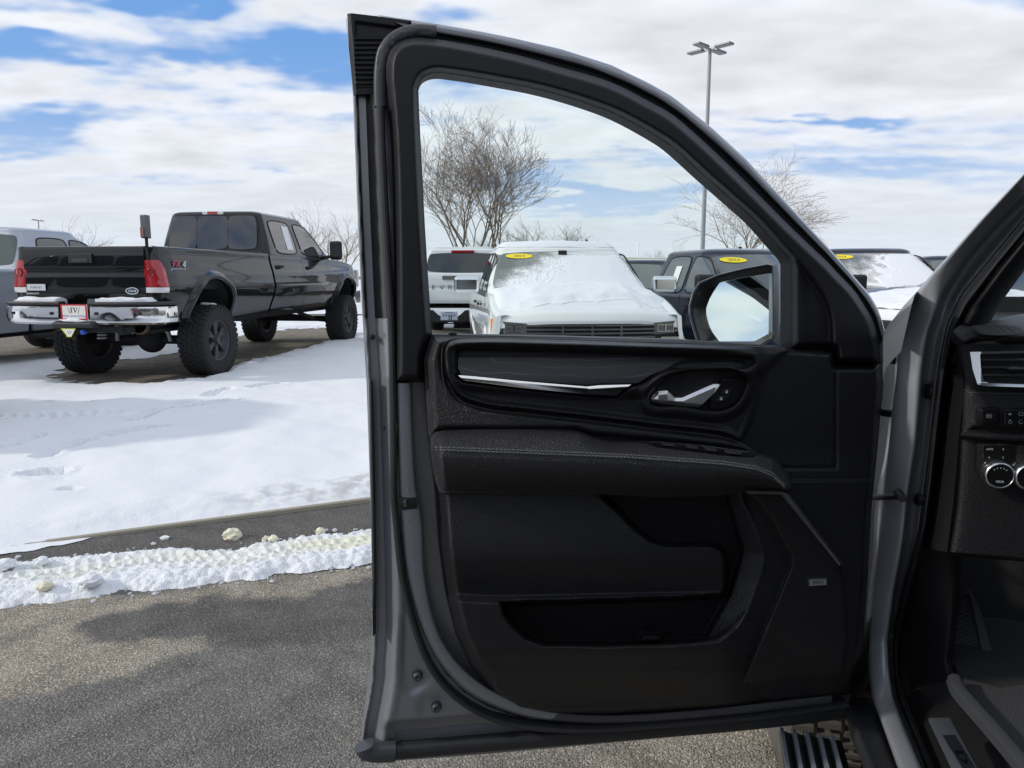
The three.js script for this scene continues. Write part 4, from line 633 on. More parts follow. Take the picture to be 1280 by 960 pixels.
const suvShape = (o) => pickup({ suv: true, tail: -.95, W: 3.0, front: 3.95, doors: [.45, 1.45, 2.5], hood0: 2.35, yBelt: 1.2, yCowl: 1.2, yNose: 1.06, yR: 1.8, yGate: .7, cab: { aR0: -.9, aR1: -.72, aF1: 1.75, aF0: 2.72, hwB: .92, hwR: .70, yR: 1.80, rc: .2, bow: .16 }, windows: [[[-.55, 1.24], [.4, 1.24], [.4, 1.68], [-.42, 1.66]], [[.5, 1.24], [1.4, 1.24], [1.4, 1.69], [.5, 1.69]], [[1.5, 1.24], [2.5, 1.24], [2.2, 1.45], [1.9, 1.66], [1.5, 1.69]]], rearGlass: [.7, 1.25, 1.68], ...o });
function frontEnd(k, o, f) { k.P('grille', box(1.1, .26, .06, 0, .86, -f, .02), M.black); for (const s of [1, -1]) k.P('headlight', new RoundedBoxGeometry(.3, .15, .16, 3, .04).translate(s * .76, .92, -f + .09), M.lampClear); k.P('front_bumper', box(1.7, .24, .2, 0, .56, -f + .06, .06), o.paint); }
{ // ---- dark SUV, snow on half its windscreen
  const paint = autoPaint([.012, .016, .028], .3, .3), o = suvShape({ paint, handle: paint, windGlass: M.glassGreen });
  const k = makeTruck('dark_suv', 'dark blue SUV with a yellow 2019 sticker and snow on half its windscreen', 'suv', V(0, 0, 0), 0, o), dir = V(.12, 0, -.99).normalize(), { at, P } = k;
  k.t.rotation.y = Math.atan2(dir.x, dir.z); const w = atZ(1098, 345, -11.4), local = V(0, 0, -2.3).applyAxisAngle(V(0, 1, 0), k.t.rotation.y); k.t.position.set(w.x - local.x, .04, w.z - local.z);
  ovalOn(k, .30, .66, .80, .94, '2019');
  const mk = (u, v, p) => Math.min((lerp(.92, .7, v) * .94 - Math.abs(p.x)), .95 - v, .5 * fbm(p.x * 6, v * 5, 5, 2.2) + .3 * fbm(p.x * 22, v * 16, 3, 2.2) + (-p.x + .2) * 1.1 + (.2 - v) * .5);
  P('windscreen_snow', grid(steps(.225, .475, 90), steps(0, 1, 40), (u, v) => at(u, v, .008 + .016 * smooth(0, .2, mk(u, v, at(u, v)))), { mask: (u, v) => mk(u, v, at(u, v)) }), M.snowCar);
  P('frost_film', grid(steps(.225, .475, 60), steps(.02, .96, 30), (u, v) => at(u, v, .0075), { mask: (u, v, p) => lerp(.92, .7, v) * .94 - Math.abs(p.x), uv: (u, v, p) => [(p.x + 1) / 2, v] }), frost((x, v) => .5 * fbm(x * 6, v * 5, 5, 2.2) + (-x + .3) * .8 + (.2 - v) * .5));
  const yH = k.yHood; P('bonnet_snow', blanket(steps(-1, 1, 50), steps(0, 1, 40), (x, v) => { const a = lerp(2.5, 3.8, v); return L3(a - .1 * x * x * v, x * .8, yH(a) + .05 * (1 - x ** 4) - .015); }, .03, (x, v) => .16 - v * .55 + .5 * fbm(x * 2.2, v * 3, 3, 8) + .1 * (1 - Math.abs(x)) - .1), M.snowCar);
  frontEnd(k, o, 3.95); tailLamp(k, o, .8, 1.15);
  // a second one further back, only its roof in view
  const c = k.t.clone(); c.name = numbered('dark_suv'); for (const n of [...c.children]) if (/snow|sticker|frost/.test(n.name)) c.remove(n); const q = atZ(1188, 345, -15.5); c.position.set(q.x, 0, q.z - 1); scene.add(c); describe(c, 'distant dark SUV whose roof shows just left of the windscreen pillar', 'suv');
  const d = c.clone(); d.name = numbered('dark_suv'); const e = atZ(838, 345, -14.5); d.position.set(e.x, -.1, e.z - 1); d.rotation.y += .4; scene.add(d); describe(d, 'dark SUV half hidden behind the blue pickup, to its left', 'suv');
  const sb = autoPaint([.48, .43, .33], 0, .5), v = d.clone(); v.name = numbered('dark_suv').replace('dark_suv', 'beige_suv'); v.name = numbered('beige_suv'); v.traverse((m) => { if (m.material === paint) m.material = sb; }); const h = atZ(806, 345, -21); v.position.set(h.x, .1, h.z); v.rotation.y = 1.5; scene.add(v); describe(v, 'small beige SUV far off between the snowy white and blue pickups', 'suv');
}
{ // ---- white car nosing in from the right, under snow
  const paint = autoPaint([.76, .77, .78], 0, .35), o = suvShape({ paint, handle: paint }), k = makeTruck('white_car', 'white car under snow, its nose between the open door and the pillar', 'car', V(0, 0, 0), Math.PI / 2 + .25, o);
  const n = atZ(1080, 345, -7.6), local = V(0, 0, -3.95).applyAxisAngle(V(0, 1, 0), k.t.rotation.y); k.t.position.set(n.x - local.x, -.02, n.z - local.z);
  const yH = k.yHood; k.P('bonnet_snow', blanket(steps(-1, 1, 40), steps(0, 1, 40), (x, v) => { const a = lerp(2.5, 3.85, v); return L3(a - .1 * x * x * v, x * .84, yH(a) + .05 * (1 - x ** 4) - .015); }, .07, (x, v) => Math.min(1 - Math.abs(x), 1 - v) + .12), M.snowCar);
  frontEnd(k, o, 3.95); tailLamp(k, o, .8, 1.15); k.P('marker_lamp', box(.1, .1, .05, .6, .8, -3.97, .02), M.amber); for (const m of k.t.children.filter((q) => q.name === 'side_mirror')) k.t.remove(m);
  // one like it parked crosswise out of the frame at the left: its shadow lies across the snow
  const b = k.t.clone(); b.name = numbered('white_car'); for (const n of [...b.children]) if (/snow|frost/.test(n.name)) b.remove(n); b.position.set(-5.95, .02, -5.95); b.rotation.y = Math.PI / 2; scene.add(b); describe(b, 'white car parked crosswise outside the left edge, casting the broad shadow on the snow', 'car');
}

// ------------------------------------------------------------------ bare trees and lamp posts
M.bark = std({ rgb: [.155, .125, .095], roughness: .95 });
M.twig = std({ rgb: [.20, .155, .115], roughness: .95 });
function bareTree(name, label, pos, H, spread, seed, { stems = 4, depth = 6, r0 = .13, droop = 0, lean = 0, twig = M.twig, group } = {}) {
  const t = thing(name, label, 'tree', pos, 0, group), R = rng(seed), thick = [], thin = [];
  const seg = (list, a, b, r1, r2, n) => { const d = b.clone().sub(a), l = d.length(), g = new THREE.CylinderGeometry(r2, r1, l, n, 1, true).translate(0, l / 2, 0).applyQuaternion(new THREE.Quaternion().setFromUnitVectors(V(0, 1, 0), d.normalize())).translate(a.x, a.y, a.z); list.push(g); };
  const rmin = .0042 * H / 6;
  const grow = (p, d, len, r, lev) => {
    let q = p; const n = lev < 2 ? 5 : 3, bend = lev < 2 ? .13 : .24;
    for (let i = 0; i < n; i++) {
      d = d.clone().add(V((R() - .5) * bend * 2, (R() - .5) * bend + (lev > 2 ? .02 - droop * .25 : .06), (R() - .5) * bend * 2)).normalize();
      const e = q.clone().addScaledVector(d, len / n), ra = r * lerp(1, .55, i / n), rb = r * lerp(1, .55, (i + 1) / n);
      seg(lev <= 1 ? thick : thin, q, e, Math.max(ra, rmin), Math.max(rb, rmin), lev < 2 ? 7 : lev < 3 ? 5 : 3); q = e;
      if (lev < depth && i >= (lev === 0 ? 2 : lev === 1 ? 1 : 0) && i < n - 1 && R() < (lev < 2 ? .62 : depth > 5 ? .62 : .85)) { const side = V(R() - .5, R() * .3 - .1, R() - .5).normalize(); grow(q, d.clone().addScaledVector(side, .7 + R() * .5).normalize(), len * (lev === 0 ? .75 : .55 + R() * .25), rb * .62, lev + 1); }
    }
    if (lev < depth) for (let k = 0; k < 2; k++) { const side = V(R() - .5, R() * .2 - .1, R() - .5).normalize(); grow(q, d.clone().addScaledVector(side, .45 + R() * .4).normalize(), len * (.55 + R() * .25), r * .5, lev + 1); }
  };
  for (let s = 0; s < stems; s++) { const a = s / stems * 6.283 + R(), o = stems > 1 ? 1 : 0; grow(V(Math.cos(a) * .1 * o, 0, Math.sin(a) * .1 * o), V(Math.cos(a) * spread * (o ? .62 + R() * .3 : .05) + lean, 1, Math.sin(a) * spread * (o ? .62 + R() * .3 : .05)).normalize(), H * (.36 + R() * .06), r0 * (stems > 1 ? .7 + R() * .3 : 1), 0); }
  part('trunk', thick, M.bark, t); part('crown', thin, twig, t);
  return t;
}
const ground = (px, z) => { const p = atZ(px, HORIZON, z); return V(p.x, -.1, p.z); };
bareTree('bare_tree', 'largest bare tree, many-stemmed, framed by the left of the door window', ground(598, -24), 5.4, .40, 17, { stems: 5, depth: 6, r0: .09 }).scale.set(.88, 1.13, .88);
bareTree('bare_tree', 'bare tree with drooping twigs right of the lamp post, crossed by the window frame', ground(922, -30), 5.4, .34, 23, { stems: 3, depth: 5, r0: .085, droop: .25, lean: .22, twig: std({ rgb: [.25, .185, .15], roughness: .95 }) });
bareTree('bare_tree', 'pale bare tree behind the front of the lifted black truck', ground(415, -30), 4.2, .6, 31, { stems: 4, depth: 4, r0: .08, twig: std({ rgb: [.30, .235, .17], roughness: .95 }) });
bareTree('bare_tree', 'tiny bare tree, left of two above the snowy white pickup', ground(665, -62), 6.4, .4, 41, { stems: 3, depth: 4, r0: .12 });
bareTree('bare_tree', 'tiny bare tree, right of two above the snowy white pickup', ground(713, -62), 5.8, .4, 47, { stems: 3, depth: 4, r0: .12 });
bareTree('bare_tree', 'small grey bare tree above the gap left of the blue pickup', ground(823, -60), 3.8, .5, 53, { stems: 3, depth: 4, r0: .1 });
bareTree('bare_tree', 'faint bare tree behind the roof of the silver pickup', ground(98, -45), 4.6, .6, 61, { stems: 3, depth: 4, r0: .1 });
bareTree('bare_tree', 'small bare tree low between the stems behind the white pickup', ground(628, -50), 4.6, .45, 67, { stems: 3, depth: 4, r0: .1 });
// lamp post with four heads
M.pole = std({ rgb: [.30, .31, .32], roughness: .5, metalness: .4 });
function lampPost(label, base, h, heads, turn, r = .085) {
  const t = thing('lamp_post', label, 'lamp post', base, turn, heads > 2 ? undefined : 'distant lamp posts');
  part('post', [new THREE.CylinderGeometry(r * .72, r, h, 16).translate(0, h / 2, 0), cyl(r * 1.7, r * 1.8, .5, 16).translate(0, .25, 0)], M.pole, t);
  for (let i = 0; i < heads; i++) { const g = new RoundedBoxGeometry(.3, .08, .62, 2, .03).translate(0, h + .02, .55), arm = box(.06, .06, .3, 0, h + .0, .14), a = i / heads * 2 * Math.PI; const lamp = part('lamp_head', g.rotateY(a), M.darkMetal, t); part('arm', arm.rotateY(a), M.pole, lamp); }
  return t;
}
lampPost('tall grey lamp post with four flat heads rising beyond the door window', ground(877, -27), 9.3, 4, .75);
lampPost('small distant lamp post, taller of two above the silver pickup', ground(54, -70), 6.6, 2, .1, .07);
lampPost('small distant lamp post, lower of two above the silver pickup', ground(71, -95), 7.0, 2, .1, .09);
{ const f = thing('flagpole', 'thin white pole far away right of the snowy white pickup', 'pole', ground(797, -70)); part('pole_shaft', new THREE.CylinderGeometry(.07, .1, 4.4, 10).translate(0, 2.2, 0), M.white, f); part('finial', new THREE.SphereGeometry(.12, 10, 8).translate(0, 4.45, 0), M.white, f); }

// ------------------------------------------------------------------ the grey SUV whose open driver's door fills the view
const FWD = V(Math.sin(.262), 0, -Math.cos(.262)), RGT = V(Math.cos(.262), 0, Math.sin(.262)), UPV = V(0, 1, 0);
const carAt = (f, l, y) => V(0, y, 0).addScaledVector(FWD, f).addScaledVector(RGT, l);
const SIDE = new Frame(EYE.clone(), FWD.clone().negate(), UPV, RGT.clone().negate());            // n = -lateral
const DASH = new Frame(EYE.clone(), RGT, UPV, FWD.clone().negate());                               // n = -forward
const LEVEL = new Frame(V(0, 0, 0), RGT, FWD, UPV);                                                // n = height
const suvBase = carAt(1.2, 1.35, 0);
const suv = thing('suv', 'dark grey SUV in the foreground with its black-trimmed driver door swung open', 'suv', suvBase);
const sp = (name, geo, mat, parent = suv, label) => part(name, merge(Array.isArray(geo) ? geo : [geo]).translate(-suvBase.x, -suvBase.y, -suvBase.z), mat, parent, label);
const plate = (g, m4) => g.applyMatrix4(m4);

{ // ---- door
  const pl = atZ(460, HORIZON, -1.32), pr = atZ(1090, HORIZON, -1.5), U = pr.clone().sub(pl).normalize();
  const D = new Frame(pl, U, UPV, U.clone().cross(UPV));
  const interpY = (pts) => (y) => { for (let i = 1; i < pts.length; i++) if (y <= pts[i][1] || i === pts.length - 1) { const [x0, y0] = pts[i - 1], [x1, y1] = pts[i]; return lerp(x0, x1, clamp((y - y0) / (y1 - y0))); } };
  const interpX = (pts) => (x) => { for (let i = 1; i < pts.length; i++) if (x <= pts[i][0] || i === pts.length - 1) { const [x0, y0] = pts[i - 1], [x1, y1] = pts[i]; return lerp(y0, y1, clamp((x - x0) / (x1 - x0))); } };
  const topA = [[434, 15], [470, 18], [540, 28.5], [600, 39], [640, 47], [701, 61], [764, 81], [812, 104], [840, 120], [888, 158], [931, 197], [970, 239], [1009, 281], [1037, 311], [1060, 337], [1073, 352], [1087, 368], [1097, 385], [1103, 402], [1107, 418]];
  const topD = [[545, 49], [639, 67], [701, 84], [764, 103], [812, 127], [840, 143], [870, 168], [915, 210], [961, 256], [985, 280], [1016, 310], [1037, 330], [1047, 341], [1067, 362], [1080, 381], [1092, 403], [1099, 432]];
  const topE = [[523, 111], [529, 97.6], [543, 91.5], [570, 93.7], [617, 101.5], [676, 113], [734, 130], [773, 145], [824, 173], [840, 184], [881, 221], [915, 251], [943, 276], [970, 306], [986, 324]];
  const leftA = [[432, 20], [441, 118], [446, 250], [452, 380], [458, 480], [462, 600], [465, 700], [466, 780], [462, 850], [455, 900], [449, 955]];
  const right = [[1106, 450], [1108, 480], [1103, 530], [1096, 590], [1090, 650], [1088, 720], [1082, 800], [1070, 860], [1060, 892]];
  const bottom = [[1000, 904], [900, 917], [800, 928], [700, 937], [600, 946], [520, 952]];
  const outline = [...leftA.slice().reverse(), ...topA, ...right, ...bottom];
  const eLeft = [[540, 417], [536, 360], [531, 280], [527, 200], [524, 140]];
  const windowPoly = [...eLeft, ...topE, [988, 336], [988, 437], [850, 427], [700, 422]];
  const holePoly = [...eLeft.map(([x, y]) => [x - 11, y + 6]), ...topE.map(([x, y]) => [x + (x > 700 ? 6 : x < 535 ? -11 : 2), y - (x < 526 ? 2 : 11)]), [998, 336], [998, 450], [850, 440], [700, 436]];
  const shell = D.slab(outline, -.095, .055, .01, 3, [holePoly.reverse()]);
  const door = sp('door', shell, M.paint, suv, 'open front door with black trim, wood insert and window');
  const dp = (name, geo, mat, label) => sp(name, geo, mat, door, label);

  // painted shut face along the latch edge and the foot of the door, with its pressed corner
  const lx = interpY(leftA), trimL = [[494, 478], [497, 560], [500, 620], [503, 660], [508, 713], [518, 757], [528, 790], [541, 818], [557, 842], [581, 866], [611, 884], [650, 897], [760, 904], [900, 894], [1060, 878]];
  const screwA = sdf(closedCurve([[504, 772], [503, 850], [510, 866], [524, 862], [540, 845], [520, 800]])), screwB = sdf(closedCurve([[556, 868], [530, 872], [524, 888], [534, 899], [560, 902], [610, 899], [580, 880]]));
  const prof = [[-4, -.05], [1, -.046], [3, -.03], [6, -.034], [9, -.05], [13, -.047], [26, -.014], [31, -.004], [36, -.003], [42, -.007], [60, -.007], [900, -.007]];
  const faceMask = sdf([...leftA.slice(1).reverse().map(([x, y]) => [x + 1.5, y - 1]), [470, 118], [476, 240], [489, 400], ...trimL, [1062, 893], [900, 914], [700, 934], [560, 946]]);
  dp('shut_face', D.relief([440, 118, 1064, 952], 2, (x, y) => { const d = x - lx(y) - 14 * smooth(860, 930, y) * -0.2, b = smooth(-8, 8, screwA(x, y)) + smooth(-8, 8, screwB(x, y)); return interpX(prof)(d) * (1) - .007 * b - .03 * smooth(900, 915, y + (x - 470) * .07) * smooth(470, 500, x); }, (x, y) => Math.min(faceMask(x, y), y - 398), .03), M.paint);
  dp('frame_column', D.relief([440, 118, 1064, 952], 2, (x, y) => { const d = x - lx(y) - 14 * smooth(860, 930, y) * -0.2, b = smooth(-8, 8, screwA(x, y)) + smooth(-8, 8, screwB(x, y)); return interpX(prof)(d) * (1) - .007 * b - .03 * smooth(900, 915, y + (x - 470) * .07) * smooth(470, 500, x); }, (x, y) => Math.min(faceMask(x, y), 397.6 - y), .03), M.gloss);
  for (const [x, y] of [[522, 845], [545.5, 884]]) {
    const s = D.hit(x, y, -.008), g = new THREE.LatheGeometry([[0, .004], [.003, .004], [.0035, .007], [.006, .0075], [.0088, .005], [.0098, .0015], [.0105, 0], [.0105, -.004]].map(([a, b]) => new THREE.Vector2(a, b)), 22).rotateX(Math.PI / 2);
    dp('screw', g.applyMatrix4(D.m.clone().setPosition(s)), M.sealGrey);
  }
  dp('plug', D.slab(ellipsePx(465.5, 421.5, 3.6, 3.4, 14), -.03, .012, .002), M.black);
  dp('plug', D.slab(ellipsePx(480.5, 536, 1.4, 2.6, 10), -.012, .009, 0), M.black);
  dp('edge_bumper', D.relief([460, 474, 472, 900], 1, (x, y) => -.03 + .014 * Math.sqrt(clamp(1 - ((x - interpY([[463.5, 476], [466, 600], [468, 720], [465, 800]])(y)) / 3.2) ** 2)), sdf([[461, 478], [463, 474], [466, 478], [469, 600], [471, 720], [470, 792], [466, 796], [465, 720], [463, 600]]), .01), M.rubber);

  // ribbed corner pad at the top of the frame
  const pad = [[434, 17], [440, 16.5], [470, 20], [515, 26], [500, 34], [483, 45], [474, 62], [470, 84], [471, 117], [442, 118], [436, 60]];
  dp('corner_pad', D.relief([430, 14, 520, 120], .8, (x, y) => { const inr = smooth(442, 447, x) * smooth(24, 30, y - (x - 440) * .14); return -.03 + .012 * smooth(0, 5, x - lerp(433, 442, (y - 15) / 100)) * (1 - .55 * inr) + .004 * inr * smooth(44, 47, y) * smooth(110, 107, y) * Math.abs(Math.sin((y - 45) / 6.2 * Math.PI)); }, sdf(pad), .05), M.garnish);
  // outer frame, top seal
  const T = (l, n = 90) => resample(l.map(([x, y]) => V(x, y, 0)), n);
  const a1 = T(topA.slice(1)), d1 = T(topD), between = (t, n) => a1.map((p, i) => D.hit(lerp(p.x, d1[i].x, t), lerp(p.y, d1[i].y, t), n));
  dp('frame_band', loft([between(0, -.095), between(.02, -.06), between(.12, -.045), between(.3, -.04), between(.5, -.035)], 90, 3), M.gloss);
  dp('top_seal', loft([between(.32, -.04), between(.3, -.02), between(.36, -.008), between(.52, -.002), between(.72, -.012), between(.84, -.014), between(.96, -.01), between(.985, -.02), between(1, -.04)], 90, 3), M.rubber);
  // corner seal and side seal
  const sealPath = [[545, 41], [522, 39.5], [503, 43.5], [489, 52], [480, 65], [476, 84], [475, 108], [476, 134]];
  const flat = (w, h) => Array.from({ length: 12 }, (_, i) => { const t = i / 12 * 2 * Math.PI; return [Math.sign(Math.cos(t)) * Math.abs(Math.cos(t)) ** .7 * w, Math.sign(Math.sin(t)) * Math.abs(Math.sin(t)) ** .7 * h]; });
  dp('corner_seal', sweep(D.line(openCurve(sealPath, 40), -.006), flat(.0112, .013), D.N), M.sealGrey);
  const sideSeal = [[475.5, 134], [478, 200], [483, 300], [489, 400], [491, 480], [492, 560], [492, 620], [495, 650], [501.5, 713], [511, 757], [520, 788], [531, 818], [547, 845], [571, 870], [603, 890], [645, 903], [720, 909], [850, 901], [960, 891], [1056, 878]];
  dp('side_seal', sweep(D.line(openCurve(sideSeal, 110), .002), flat(.0068, .016), D.N), M.rubber);
  // garnish round the window
  const gOuter = [[494, 478], [494, 400], [493, 300], [490, 187], [486.5, 134], [483, 94], [484, 76], [489, 62], [500, 52], [516, 47.5]];
  const gIn = sdf([...openCurve([...gOuter, ...topD], 150), [1101, 455], [1044, 456], [1042, 437], [989, 437], [989, 330], ...openCurve([...topE].reverse(), 70), ...[...eLeft].reverse(), [531, 446], [530, 478]]);
  const sail = openCurve([[998, 323], [1022, 352], [1037, 377], [1042, 397], [1043.5, 437]], 30), sailD = sdf([...sail, [1020, 437], [990, 437], [990, 330]]);
  dp('window_garnish', D.relief([480, 44, 1104, 480], 2, (x, y) => .008 + .034 * smooth(-1, 9, gIn(x, y)) - .016 * smooth(1, -7, sailD(x, y) * -1) * smooth(995, 1020, x + (437 - y) * .1), gIn, .04), M.garnish);
  dp('window_pane', D.relief([515, 84, 994, 442], 8, () => -.012, sdf([...windowPoly].map(([x, y]) => [x + (x < 600 ? -5 : x > 980 ? 5 : 0), y + (y > 410 ? 5 : -6)]))), M.pane);
  // latch-side lip and slot
  const lipL = [[495, 479], [497, 560], [499, 620], [501, 660], [507, 713], [517, 757], [527, 787], [541, 817], [557, 840], [581, 864], [611, 881], [655, 896], [720, 904], [800, 904], [900, 896], [1040, 880]], lipR = [[514, 479], [516, 545], [521, 613], [528, 648], [531, 713], [538, 757], [548, 790], [562, 815], [582, 838], [608, 858], [640, 874], [680, 887], [740, 893], [800, 892], [900, 884], [1040, 868]];
  const lp = (t, n) => { const p = T(openCurve(lipL, 80), 90), q = T(openCurve(lipR, 80), 90); return p.map((k, i) => D.hit(lerp(k.x, q[i].x, t), lerp(k.y, q[i].y, t), n)); };
  const lipN = [[0, -.01], [.06, .008], [.25, .016], [.7, .017], [.95, .014], [1, -.02]];
  dp('latch_lip', loft(lipN.map(([t, n]) => lp(t, n).slice(0, 54)), 54, 3), M.paint); dp('lower_lip', loft(lipN.map(([t, n]) => lp(t, n).slice(53)), 37, 3), M.sealGrey);
  dp('latch_slot', [D.slab([[499, 622], [521, 622], [522, 636], [503, 638], [500, 630]], .004, .0142, .001)], M.black);
  dp('latch_hook', D.slab([[504, 627], [508, 624], [509, 634], [505, 634]], .016, .006, .001), M.darkMetal);
  for (const [x, y] of [[510, 613], [511, 651]]) dp('rivet', D.slab(ellipsePx(x, y, 1.6, 1.6, 10), .014, .0045, .001), M.paint);
  dp('caution_tag', D.slab([[493.5, 530], [496, 529], [496, 551], [494, 552]], .004, .0095, .0005), std({ rgb: [.8, .72, .45], roughness: .5 }));

  // trim: base panel with the lower mouldings, pull cup and map pocket
  const TRIM = [[533, 436], [541, 418], [700, 421], [850, 425], [985, 434], [1044, 438], [1045, 456], [1101, 456], [1103, 480], [1097, 560], [1089, 640], [1085, 720], [1077, 820], [1064, 868], [1000, 876], [900, 885], [760, 894], [690, 894], [648, 886], [614, 863], [589, 834], [569, 792], [557, 742], [549, 680], [545, 618], [536, 545], [533, 500], [529, 450]];
  const trimD = sdf(TRIM), cup1 = sdf([[748, 600], [752, 622], [770, 638], [790, 660], [812, 677], [832, 683], [887, 683], [900, 688], [905, 700], [905, 760], [930, 760], [957, 703], [957, 690], [948, 660], [932, 625], [928, 600]]);
  const pocket = sdf([[625, 752], [629, 768], [641, 785], [658, 799], [680, 806.5], [759, 808], [846, 805.5], [898, 801], [921, 785], [939, 760], [954, 722], [959, 702], [951, 690], [926, 691], [913, 712], [902, 742], [860, 745], [700, 750]]);
  const wall = (x, y) => { const l = interpY([[905, 615], [925, 690], [908, 744], [877, 801]])(y), r = interpY([[930, 615], [948, 660], [957, 692], [953, 727], [929, 771], [908, 797]])(y); return clamp((x - l) / (r - l)); };
  const crease = interpX([[540, 744], [625, 748], [905, 742]]);
  const low = (x, y) => {
    const u = smooth(605, 700, y), inRight = smooth(905, 985, x);
    let n = lerp(.05, .074, u);
    n -= .014 * smooth(694, crease(x) - 2, y) * (1 - inRight);
    n += .038 * smooth(crease(x) - 3, crease(x) + 7, y) * (1 - smooth(900, 960, x));
    n -= .012 * smooth(812, 834, y) + .05 * smooth(826, 888, y);
    n = lerp(n, .062, inRight * smooth(870, 820, y) * .8);
    const p = smooth(-1, 5, Math.max(pocket(x, y), cup1(x, y)));
    const wl = wall(x, y); n = lerp(n, lerp(-.018, .03 + .042 * wl, smooth(0, .14, wl)), p);
    return n;
  };
  const seam = sdf([[900, 400], [1045, 440], [1044.5, 585], [900, 586]]);
  dp('trim_panel', D.relief([526, 414, 1106, 898], 2, (x, y) => { let n = y > 600 ? low(x, y) : lerp(.042, .05, smooth(560, 605, y)); const d = trimD(x, y); n *= .12 + .88 * smooth(-1, x < 620 ? 16 : 8, d); if (x > 940 && y < 600 && Math.abs(seam(x, y)) < 2) n -= .003; return n; }, trimD, .035), M.plastic);
  dp('pocket_hook', D.relief([790, 786, 834, 808], 1, (x, y) => .024 + .03 * smooth(0, 6, sdf([[796, 800], [800, 793], [808, 790], [828, 791], [831, 806], [797, 806]])(x, y)), sdf([[796, 800], [800, 793], [808, 790], [828, 791], [831, 806], [797, 806]]), .02), M.plastic);

  // leather upper pad with the sculpted bezel, wood and chrome
  const armTop = interpX([[530, 545], [540, 544], [556, 539], [621, 537], [700, 538], [725, 540], [745, 548], [765, 553], [816, 553], [880, 558], [946, 567], [967, 573], [983, 589], [992, 605]]);
  const stitchY = interpX([[530, 560], [641, 564], [784, 570], [905, 578.6], [946, 585], [966, 593], [985, 611]]), armBot = interpX([[540, 614], [743, 617], [824, 621], [897, 619.5], [930, 614], [985, 614], [992, 610]]);
  const bez = closedCurve([[556, 432], [566, 426.5], [600, 424], [702, 426], [800, 429], [920, 433], [986, 437.5], [975, 450], [958, 470], [948, 505], [935, 540], [925, 552], [905, 544], [824, 534], [743, 524], [662, 515], [601, 507], [573, 495], [558, 471], [554, 448]], 160), bezD = sdf(bez);
  const pad2 = sdf([[534, 438], [540, 418], [700, 421], [850, 425], [987, 434], [984, 440], [920, 436], [800, 432], [702, 429], [600, 427], [568, 429], [559, 435], [557, 448], [561, 470], [575, 492], [602, 504], [662, 512], [743, 521], [824, 531], [905, 541], [932, 551], [950, 568], [946, 570], [816, 556], [740, 549], [720, 543], [556, 543], [536, 546], [533, 500], [530, 450]]);
  dp('upper_pad', D.relief([526, 414, 996, 574], 1.6, (x, y) => .03 + .03 * smooth(-1, 12, pad2(x, y)) - .012 * smooth(430, 420, y) - .02 * smooth(-2, 6, bezD(x, y)), pad2, .03), M.leather);
  const wood = [[573, 440], [580, 437.5], [700, 440], [800, 444], [900, 447], [939, 449], [941, 453], [930, 459], [880, 459], [835, 460.5], [815, 468], [797, 479], [750, 479], [735, 481], [650, 475], [577, 469], [572.5, 460]], woodD = sdf(wood);
  const cup = closedCurve([[811, 497], [820, 484], [833, 471], [852, 464], [885, 461.5], [922, 463], [933, 472], [931, 485], [922, 502], [911, 510], [895, 513.6], [849, 508], [815, 506]], 90), cupD = sdf(cup);
  const stripD = sdf([[572.5, 469], [650, 474.5], [735, 481], [752, 478.5], [791, 479], [770, 494.5], [735, 493], [650, 484.5], [580, 475.5]]);
  dp('handle_bezel', D.relief([550, 420, 990, 556], 1.3, (x, y) => { const d = bezD(x, y), rw = smooth(955, 885, x); return .046 + rw * (.02 * smooth(0, 4, d) - .014 * smooth(3, 12, d)) + (1 - rw) * .008 * smooth(-2, 10, d) + .016 * smooth(-22, -7, woodD(x, y)) * smooth(985, 940, x) - .018 * smooth(-5, 1, Math.max(woodD(x, y), stripD(x, y))) + .012 * smooth(-16, -5, cupD(x, y)) - .05 * smooth(-2, 5, cupD(x, y)); }, bezD, .02), M.plastic);
  const wt = D.relief([568, 434, 944, 484], 2, (x, y) => .044 + .027 * smooth(428, 490, y), woodD, .01); { const u = wt.attributes.uv; for (let i = 0; i < u.count; i++) u.setXY(i, u.getX(i) * 1.6, u.getY(i) * 5); }
  dp('wood_insert', wt, M.wood);
  dp('chrome_strip', D.relief([570, 466, 794, 498], .8, (x, y) => .064 + (() => { const d = Math.max(0, y - interpX([[573, 468.5], [735, 481], [792, 478]])(x)), w = interpX([[573, 6], [735, 13], [792, 15]])(x); return .00088 * d - .00046 * d * d / w; })(), stripD, .006), M.chrome);
  // lever, lock switches
  dp('door_handle', [D.relief([808, 476, 902, 512], .7, (x, y) => .05 + (() => { const d = Math.max(0, y - interpX([[811, 500], [823, 489], [834, 488], [844, 497], [853, 497], [892, 480], [899, 480]])(x)); return .0009 * Math.min(d, 4.5) + .00042 * Math.max(0, d - 4.5) - .0014 * Math.max(0, y - interpX([[811, 498], [850, 503], [890, 506]])(x)); })(), sdf([[811.5, 502], [816, 495], [823, 489], [834, 488], [844, 497.5], [853, 497], [892, 479.5], [900, 480.5], [895, 489], [874, 509], [852, 507.5], [830, 505]]), .012)], M.satin);
  dp('lock_panel', D.relief([888, 468, 934, 514], 1, (x, y) => .05 + .004 * smooth(0, 4, y - 471), sdf(closedCurve([[904, 473], [925, 473], [931, 478], [927, 492], [914, 506], [898, 511], [882, 510], [880, 506], [899, 487]], 50)), .014), M.gloss);
